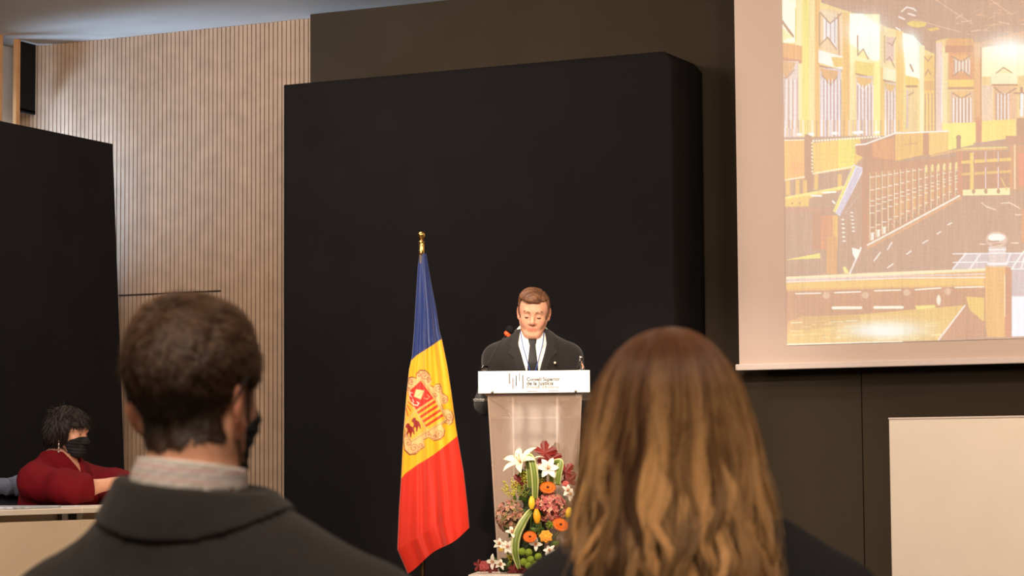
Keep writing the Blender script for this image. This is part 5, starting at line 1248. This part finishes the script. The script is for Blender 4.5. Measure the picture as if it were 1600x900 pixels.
# second panel
quad(315, 60, 480, 400, (240, 206, 160), .10, .25); quad(345, 110, 440, 330, (236, 226, 224), .1, .2)
for x_ in (352, 365, 380, 395, 410, 425): pa.line([(x_, 120), (x_, 300)], 1.1, (176, 140, 130) if x_ % 2 else (252, 250, 250))
pa.poly([(320, 70), (440, 90), (395, 165), (350, 130)], (238, 214, 180)); pa.poly([(320, 320), (380, 260), (440, 350), (400, 350)], (238, 206, 166)); pa.line([(325, 90), (350, 120), (390, 165), (440, 125), (470, 95)], 1.8, (160, 120, 110)); pa.line([(325, 310), (375, 262), (435, 345)], 1.8, (160, 120, 110)); pa.line([(450, 100), (455, 390)], 2, (180, 134, 120)); pa.line([(318, 90), (318, 320)], 2, (196, 150, 120))
quad(310, 350, 480, 440, (246, 244, 232), .28, .28); quad(315, 455, 475, 470, (196, 140, 120), .22, .24); pa.poly([(400, 400), (480, 405), (480, 470), (420, 470)], (238, 200, 100))
quad(320, 480, 470, 985, (226, 206, 206)); pa.poly([(320, 480), (450, 500), (440, 550), (395, 600), (345, 545)], (228, 176, 116)); pa.line([(335, 530), (395, 600), (440, 545)], 1.8, (170, 124, 104))
for x_ in range(335, 470, 12): pa.line([(x_, 560), (x_, 985)], 1.2, (250, 246, 250) if (x_//12) % 2 else (186, 150, 146))
# third panel: glowing lamp light
quad(530, 100, 740, 440, (248, 240, 180)); pa.poly([(530, 95), (620, 95), (680, 140), (740, 190), (740, 420), (700, 430), (530, 300)], (244, 252, 236)); pa.glow((640, 210), 120, 90, (252, 255, 252)); pa.line([(585, 250), (585, 390), (625, 345), (660, 415)], 1.8, (150, 120, 100)); pa.poly([(590, 400), (625, 350), (655, 415)], (248, 232, 160))
quad(570, 425, 695, 520, (238, 212, 120), .22, .22); quad(570, 512, 690, 525, (196, 146, 110), .24, .24); quad(575, 535, 690, 985, (222, 202, 196)); pa.poly([(575, 540), (685, 555), (670, 600), (625, 640), (590, 590)], (232, 186, 110)); pa.line([(590, 590), (625, 635), (665, 595)], 2.4, (250, 240, 230))
for x_ in range(585, 695, 12): pa.line([(x_, 600), (x_, 985)], 1.2, (248, 240, 244) if (x_//12) % 2 else (186, 146, 136))
# fourth panel
quad(745, 215, 860, 470, (242, 220, 168), .25, .2); quad(785, 260, 840, 430, (228, 196, 180)); pa.line([(800, 300), (830, 320), (855, 260)], 1.6, (176, 140, 124)); pa.line([(790, 420), (810, 400), (845, 470)], 1.6, (176, 140, 124)); pa.line([(775, 250), (775, 440)], 1.4, (180, 140, 120)); quad(765, 470, 865, 560, (244, 240, 200), .25, .25); quad(765, 558, 865, 572, (200, 146, 110), .2, .2); quad(775, 580, 860, 985, (228, 204, 190)); pa.poly([(775, 585), (850, 600), (825, 655), (785, 620)], (232, 190, 120))
for x_ in range(782, 860, 11): pa.line([(x_, 640), (x_, 985)], 1.1, (248, 240, 238) if (x_//11) % 2 else (190, 146, 136))
use(B_o)
quad(0, 220, 50, 985, (240, 200, 120)); pa.poly([(45, 230), (120, 250), (185, 320), (185, 560), (70, 540)], (242, 252, 232)); pa.glow((100, 300), 60, 70, WHT); pa.line([(100, 455), (120, 500)], 2.5, (150, 110, 80)); quad(65, 530, 155, 600, (238, 206, 110), .2, .2); quad(70, 600, 150, 615, (196, 140, 90)); quad(70, 620, 150, 985, (236, 206, 150)); pa.line([(80, 640), (80, 900)], 2.4, (214, 190, 190)); pa.line([(90, 670), (120, 650)], 2, (190, 150, 120)); quad(165, 320, 200, 985, (246, 236, 190)); quad(197, 390, 270, 985, (236, 196, 120)); pa.line([(200, 400), (225, 430), (250, 395)], 1.4, (190, 140, 90)); pa.line([(205, 530), (225, 490), (245, 525)], 1.6, (190, 140, 100)); quad(197, 570, 265, 635, (226, 178, 100))
for x_ in range(205, 270, 12): pa.line([(x_, 660), (x_, 985)], 1.3, (200, 146, 90) if (x_//12) % 2 else (244, 214, 150))
pa.line([(276, 290), (276, 985)], 2, (170, 130, 100)); quad(280, 300, 325, 985, (236, 206, 190)); quad(325, 330, 360, 985, (244, 222, 170)); pa.line([(322, 400), (322, 860)], 1.2, (240, 240, 250))
quad(365, 270, 540, 320, (226, 170, 110)); quad(345, 320, 560, 370, (210, 152, 116))
quad(370, 370, 550, 560, (226, 164, 116)); quad(405, 400, 520, 530, (228, 200, 180)); pa.poly([(390, 390), (520, 390), (460, 435)], (232, 178, 110)); pa.poly([(400, 535), (460, 490), (520, 535)], (226, 166, 110)); pa.line([(390, 395), (460, 435), (520, 392)], 1.6, (150, 100, 80)); pa.line([(400, 535), (460, 490), (518, 535)], 1.6, (150, 100, 80))
for x_ in range(410, 520, 12): pa.line([(x_, 425), (x_, 505)], 1.2, (248, 238, 230) if (x_//12) % 2 else (186, 140, 120))
quad(365, 560, 550, 625, (242, 206, 110)); quad(365, 612, 550, 628, (206, 146, 96)); quad(380, 640, 545, 870, (230, 192, 160)); pa.poly([(390, 645), (530, 645), (460, 695)], (234, 190, 130)); pa.line([(400, 655), (460, 692), (525, 658)], 1.6, (150, 110, 90))
for x_ in range(405, 530, 12): pa.line([(x_, 690), (x_, 860)], 1.4, (246, 244, 250) if (x_//12) % 2 else (180, 140, 130))
quad(545, 310, 600, 985, (228, 178, 130)); pa.line([(597, 330), (597, 860)], 2, (206, 140, 96))
pa.poly([(605, 335), (700, 322), (900, 318), (1300, 300), (1300, 520), (605, 540)], (246, 246, 200)); pa.glow((800, 350), 170, 90, (250, 255, 250)); pa.line([(705, 515), (755, 475), (815, 512)], 2, (190, 130, 90)); pa.poly([(710, 515), (755, 480), (812, 515)], (244, 232, 180)); quad(665, 530, 855, 595, (240, 238, 196)); quad(672, 590, 855, 605, (206, 150, 110)); quad(605, 600, 680, 850, (236, 206, 180)); quad(690, 610, 850, 850, (230, 186, 150)); pa.line([(690, 615), (760, 670), (845, 620)], 2, (176, 130, 110))
for x_ in range(705, 800, 12): pa.line([(x_, 660), (x_, 840)], 1.4, (240, 240, 250) if (x_//12) % 2 else (186, 140, 130))
# crucifix
pa.line([(883, 620), (880, 760)], 4, (150, 110, 90)); pa.line([(832, 655), (930, 655)], 2.6, (150, 110, 90)); pa.line([(885, 665), (883, 810)], 4.5, (240, 244, 250)); quad(850, 830, 960, 985, (176, 140, 120))
# carvings continue right of the frame
for x_ in (1010, 1200): quad(x_, 330, x_+30, 900, (230, 180, 120)); quad(x_+50, 560, x_+130, 610, (240, 206, 120)); quad(x_+50, 620, x_+130, 900, (230, 196, 170))
# seats
quad(330, 870, 560, 985, (244, 230, 130)); pa.poly([(330, 900), (400, 865), (555, 865), (560, 985), (330, 985)], (244, 232, 136)); pa.poly([(605, 850), (840, 838), (840, 985), (605, 985)], (242, 218, 130)); quad(562, 820, 600, 985, (220, 160, 110))
use(D_o)
pa.poly([(325, 15), (560, 5), (560, 160), (370, 200)], (242, 232, 136)); pa.poly([(605, 0), (840, 0), (835, 110), (600, 150)], (242, 220, 128)); quad(562, -10, 602, 150, (214, 150, 104)); pa.poly([(845, 0), (1300, 0), (1300, 110), (850, 90)], (190, 150, 130))
use(C_o)
pa.poly([(65, -10), (900, -10), (900, 70), (850, 80), (640, 150), (570, 110), (280, 105), (65, 120)], (240, 206, 150), .0)
for x_ in range(75, 900, 16): pa.line([(x_, -10), (x_, 100)], 1.4, [(246, 240, 246), (236, 196, 130), (196, 160, 150), (240, 186, 96)][(x_//16) % 4], .75)
pa.poly([(65, 110), (900, 95), (900, 520), (65, 520)], PIC_BASE)
quad(68, 130, 210, 405, (242, 190, 96)); pa.glow((150, 330), 60, 50, (240, 176, 80)); pa.line([(70, 132), (205, 128)], 1.6, (250, 244, 220)); pa.line([(72, 412), (215, 388)], 1.6, (250, 244, 220))
quad(215, 90, 262, 500, (196, 140, 106)); pa.poly([(270, 150), (600, 110), (620, 250), (545, 330), (275, 370)], (240, 202, 96)); pa.poly([(450, 120), (570, 115), (560, 320), (450, 335)], (238, 222, 110))
for t in np.linspace(0, 1, 24): pa.disc((275+t*465, 136-t*30), 7, 7, (252, 248, 226)); 
for t in np.linspace(0, 1, 18): pa.disc((275+t*270, 366-t*48), 6, 6, (252, 248, 226)); 
for t in np.linspace(0, 1, 9): pa.disc((265, 150+t*200), 6, 6, (250, 238, 200))
for c0 in ((175, 90), (260, 88), (425, 82), (570, 78), (605, 74), (720, 76)): pa.disc(c0, 20, 10, (252, 250, 250)); 
for x0 in (80, 150, 200, 280, 445): quad(x0, 370 if x0 > 250 else 410, x0+28, 520 if x0 < 250 else 480, (236, 192, 110))
pa.poly([(75, 530), (300, 490), (500, 450), (500, 475), (330, 515), (245, 540), (240, 595), (75, 600)], (238, 198, 100)); pa.poly([(75, 530), (495, 450), (495, 470), (250, 520), (75, 545)], (244, 226, 140)); pa.disc((125, 575), 6, 6, (160, 110, 60)); pa.disc((180, 575), 6, 6, (160, 110, 60))
for P_ in ([(260, 520), (330, 522)], [(340, 500), (430, 495)], [(410, 560), (425, 575)]): pa.line(P_, 2.4, (252, 250, 240))
quad(325, 660, 412, 900, (222, 160, 110)); quad(410, 660, 445, 900, (238, 190, 104))
# desk of the clerk with its balusters
pa.poly([(570, 160), (640, 155), (860, 78), (900, 80), (900, 275), (800, 280), (660, 285), (620, 250), (575, 230)], (206, 150, 104)); pa.poly([(850, 95), (900, 90), (900, 270), (850, 275)], (234, 186, 110)); pa.line([(570, 165), (640, 158), (860, 78), (900, 80)], 2, (250, 248, 244)); pa.poly([(690, 150), (840, 110), (840, 270), (690, 250)], (222, 164, 96))
quad(615, 270, 655, 880, (204, 144, 104)); pa.poly([(555, 300), (620, 325), (618, 360), (460, 665), (412, 630)], (232, 224, 236)); pa.poly([(555, 310), (570, 315), (430, 640), (412, 630)], (238, 222, 120))
for q in (14, 26, 38): pa.line([(575+q, 318+q*.4), (425+q, 640+q*.3)], .8, (150, 140, 160))
use(D_o)
pa.poly([(0, 85), (190, 75), (190, 235), (0, 275)], (236, 190, 114)); pa.poly([(190, 75), (232, 75), (232, 235), (190, 240)], (208, 152, 110)); pa.poly([(232, 72), (368, 68), (368, 205), (232, 235)], (238, 198, 124)); pa.line([(0, 82), (200, 74), (368, 66)], 2, (250, 246, 240)); pa.line([(100, 100), (100, 220)], .9, (196, 146, 100)); pa.line([(60, 160), (150, 150)], .9, (196, 146, 100))
pa.line([(250, 240), (450, 200), (780, 190)], 3.2, (226, 180, 130)); pa.line([(470, 190), (780, 180)], 2, (236, 216, 140)); quad(425, 210, 468, 520, (212, 150, 104)); pa.disc((440, 112), 18, 18, (160, 130, 120)); quad(425, 125, 455, 190, (176, 140, 130)); pa.line([(550, 155), (620, 150), (780, 128), (900, 105)], 3, (196, 160, 150)); quad(770, 100, 1300, 160, (206, 156, 130)); quad(800, 165, 1300, 480, (214, 160, 120)); pa.line([(835, 165), (835, 470)], 2.6, (240, 210, 170)); quad(860, 220, 1000, 450, (228, 150, 110))
quad(468, 215, 800, 480, (204, 152, 116)); pa.line([(470, 285), (800, 265)], 5, (236, 200, 110)); pa.line([(470, 370), (800, 350)], 4, (232, 190, 104)); pa.poly([(470, 480), (800, 465), (800, 515), (470, 520)], (244, 236, 180))
for x_ in (545, 632, 720): pa.line([(x_, 210), (x_, 500)], 3, (206, 160, 140)); pa.line([(x_-2, 215), (x_-2, 470)], .9, (240, 230, 236)); pa.disc((x_, 300), 10, 18, (196, 150, 130)); pa.disc((x_, 490), 12, 16, (160, 130, 110))
pa.line([(740, 400), (780, 480)], 2, (232, 190, 100)); quad(520, 220, 545, 480, (240, 204, 110))
# balustrade left: turned posts with highlights
use((1210, 190))
pa.poly([(655, 290), (850, 285), (1290, 250), (1290, 520), (655, 865)], (208, 156, 118))
for k in range(15):
    t = k/14; x_ = 690+t*590; top_ = 330-t*60; bot = 855-(x_-655)*.535; w_ = 36-22*t
    pa.line([(x_-w_*.5, top_+30), (x_-w_*.5, bot)], 1.0, (244, 232, 196)); pa.disc((x_, top_+(bot-top_)*.25), w_*.36, (bot-top_)*.2, (214, 164, 110)); pa.disc((x_, top_+(bot-top_)*.7), w_*.36, (bot-top_)*.18, (226, 172, 90) if k > 3 else (196, 146, 110))
    for f_ in (.12, .3, .45, .52, .62, .82, .9): pa.line([(x_-w_*.42, top_+(bot-top_)*f_), (x_+w_*.35, top_+(bot-top_)*f_-2)], 1.1, (252, 250, 244))
    pa.poly([(x_-w_*.3, bot-50+20*t), (x_+w_*.25, bot-58+20*t), (x_+w_*.25, bot-8), (x_-w_*.3, bot)], (244, 240, 226) if k in (0, 1, 2) else (180, 150, 130))
    if k > 8: pa.line([(x_, top_+20), (x_, top_+60)], 3, (242, 220, 150))
pa.line([(655, 868), (900, 738), (1300, 522)], 2.6, (250, 240, 226)); pa.line([(655, 890), (900, 762), (1310, 535)], 3.4, (226, 170, 124))
pa.line([(540, 665), (500, 640), (600, 510)], .01, WHT)
for P_ in ([(480, 690), (490, 840)], [(545, 640), (555, 770)]):
    for f_ in np.linspace(0, 1, 6): pa.disc((P_[0][0]+(P_[1][0]-P_[0][0])*f_, P_[0][1]+(P_[1][1]-P_[0][1])*f_), 10, 5, (250, 246, 236))
# stair panel slants, dark area glints
use(F_o)
for P_ in ([(-60, 218), (-20, 190)], [(75, 122), (105, 100)], [(190, 45), (222, 25)], [(290, -20), (312, -35)], [(365, -85), (392, -98)], [(-155, 170), (-110, 110)], [(-60, 90), (-30, 40)]): pa.line(P_, 1.8, (250, 240, 232))
for P_ in ([(600, -240), (640, -210), (700, -190)], [(740, -235), (800, -240), (870, -200)], [(840, -155), (900, -155)], [(810, 44), (860, 44)], [(590, 52), (630, 52)]): pa.line(P_, 1.6, (246, 222, 206))
quad(880, -200, 1000, 40, (222, 160, 120), 0, 0, .8)
# newel ball and post right, tiled floor
pa.poly([(400, 222), (490, 115), (1400, 100), (1400, 700), (815, 700), (815, 235)], (216, 196, 196)); 
for k in range(8): pa.line([(400+k*120, 225), (490+k*105, 118)], 1.8, (250, 250, 255))
for y_ in (120, 180, 230): pa.line([(400, y_), (1300, y_-8)], 1.2, (250, 250, 255))
pa.poly([(815, 420), (1400, 410), (1400, 690), (860, 700), (815, 700)], (244, 246, 255)); pa.line([(810, 230), (900, 100)], 2, WHT)
pa.poly([(628, 205), (770, 200), (808, 230), (808, 705), (640, 705), (628, 600)], (236, 184, 120)); quad(768, 215, 808, 705, (214, 152, 120)); pa.line([(765, 270), (765, 560)], 1, (250, 236, 210))
quad(650, 70, 775, 210, (226, 206, 200)); pa.line([(655, 90), (770, 90)], 1.8, (250, 250, 250)); pa.line([(655, 115), (770, 115)], 1.8, (250, 250, 250)); pa.line([(650, 190), (780, 190)], 3, (252, 250, 250)); pa.disc((707, 20), 78, 56, (226, 194, 176)); pa.disc((707, 5), 60, 26, (250, 246, 240)); pa.line([(650, 30), (680, 35), (720, 30)], 2, (160, 130, 110)); pa.line([(680, 55), (730, 50)], 2, (170, 130, 110))
# front rail
use(E_o)
pa.poly([(82, 282), (900, 244), (1485, 222), (1485, 350), (900, 360), (82, 385)], (232, 182, 110)); pa.poly([(82, 282), (900, 244), (1485, 222), (1485, 240), (900, 268), (82, 298)], (246, 232, 190)); pa.line([(82, 305), (900, 275), (1480, 262)], 2, (232, 210, 214)); pa.line([(82, 318), (900, 290), (1480, 285)], 1.4, (250, 246, 250)); pa.poly([(82, 325), (900, 298), (1470, 290), (1470, 335), (900, 348), (82, 365)], (240, 196, 116))
pa.poly([(82, 385), (900, 360), (1480, 350), (1480, 700), (82, 700)], (210, 158, 124))
for P_ in ([(150, 400), (325, 396)], [(425, 393), (605, 386)], [(705, 380), (888, 374)], [(990, 372), (1170, 360)], [(1270, 356), (1470, 352)]): pa.line(P_, 1.8, (252, 244, 230))
for P_ in ([(412, 500), (608, 498)], [(705, 497), (900, 496)]): pa.line(P_, 4.2, (250, 246, 226))
for c0 in ((365, 412), (640, 410), (930, 392), (1220, 384)): pa.disc(c0, 24, 24, (228, 190, 160))
pa.poly([(990, 485), (1130, 480), (1130, 520), (1010, 540)], (244, 226, 140)); pa.poly([(1345, 420), (1475, 430), (1475, 590), (1400, 600)], (238, 200, 110)); pa.disc((1155, 445), 14, 36, (250, 240, 216))
# bench seat with its reflections
pa.poly([(90, 620), (200, 560), (560, 550), (1340, 480), (1160, 725), (90, 762)], (234, 194, 120)); pa.poly([(90, 600), (200, 560), (600, 555), (600, 600), (90, 680)], (224, 178, 110))
for k in range(90):
    x_ = RNG.uniform(100, 1150); y_ = RNG.uniform(590, 735); L_ = RNG.uniform(15, 110); pa.line([(x_, y_), (x_+L_, y_-L_*.04)], RNG.uniform(.5, 1.8), [(246, 228, 160), (238, 204, 120), (250, 244, 214), (222, 180, 110)][k % 4], .7)
pa.glow((760, 660), 190, 45, (252, 250, 246)); pa.glow((800, 650), 260, 60, (248, 246, 230), .7); pa.line([(90, 758), (500, 746), (900, 736)], 1.6, (252, 250, 226)); pa.line([(1340, 482), (1250, 600), (1155, 722)], 2, (250, 240, 240)); pa.poly([(1345, 490), (1475, 600), (1475, 705), (1165, 725)], (212, 160, 130))
# dark masses below the left bench seat
use(C_o)
quad(60, 600, 410, 640, (206, 160, 136), 0, 0, .9); quad(270, 640, 325, 900, (204, 152, 120)); use(E_o); pa.poly([(85, 160), (320, 115), (325, 150), (85, 163)], (240, 222, 130)); pa.poly([(480, 215), (500, 210), (530, 258), (495, 258)], (244, 224, 140)); pa.line([(530, 258), (608, 78)], 2.6, (248, 232, 226)); pa.poly([(545, 75), (605, 95), (575, 165), (550, 120)], (248, 248, 236)); quad(365, 0, 440, 262, (226, 170, 104))
# fine wood grain
g_ = vnoise(np.stack([PX.ravel()*.32, PY.ravel()*.02, 0*PX.ravel()], 1), 77, .5, 2).reshape(PX.shape); g2 = vnoise(np.stack([PX.ravel()*.5, PY.ravel()*.35, 0*PX.ravel()], 1), 78, .45, 2).reshape(PX.shape); pa.C *= (1+.07*g_+.06*g2)[..., None]; pa.C = pa.C*.88+.12*pa.C.max(axis=2, keepdims=True)
light = np.clip(pa.C-lin(PIC_BASE)*.97, 0, 4).reshape(-1, 3)
Vp = [onY(float(a_), float(b__), YS-.001) for a_, b__ in zip(PX.ravel(), PY.ravel())]
ny_, nx_ = PX.shape; i = np.arange(nx_*ny_).reshape(ny_, nx_); Qp = np.stack([i[:-1, :-1], i[1:, :-1], i[1:, 1:], i[:-1, 1:]], -1).reshape(-1, 4)
po = link('projected_picture', mesh_np('projected_picture', np.array(Vp), Qp, light), m_pic, scr, False)
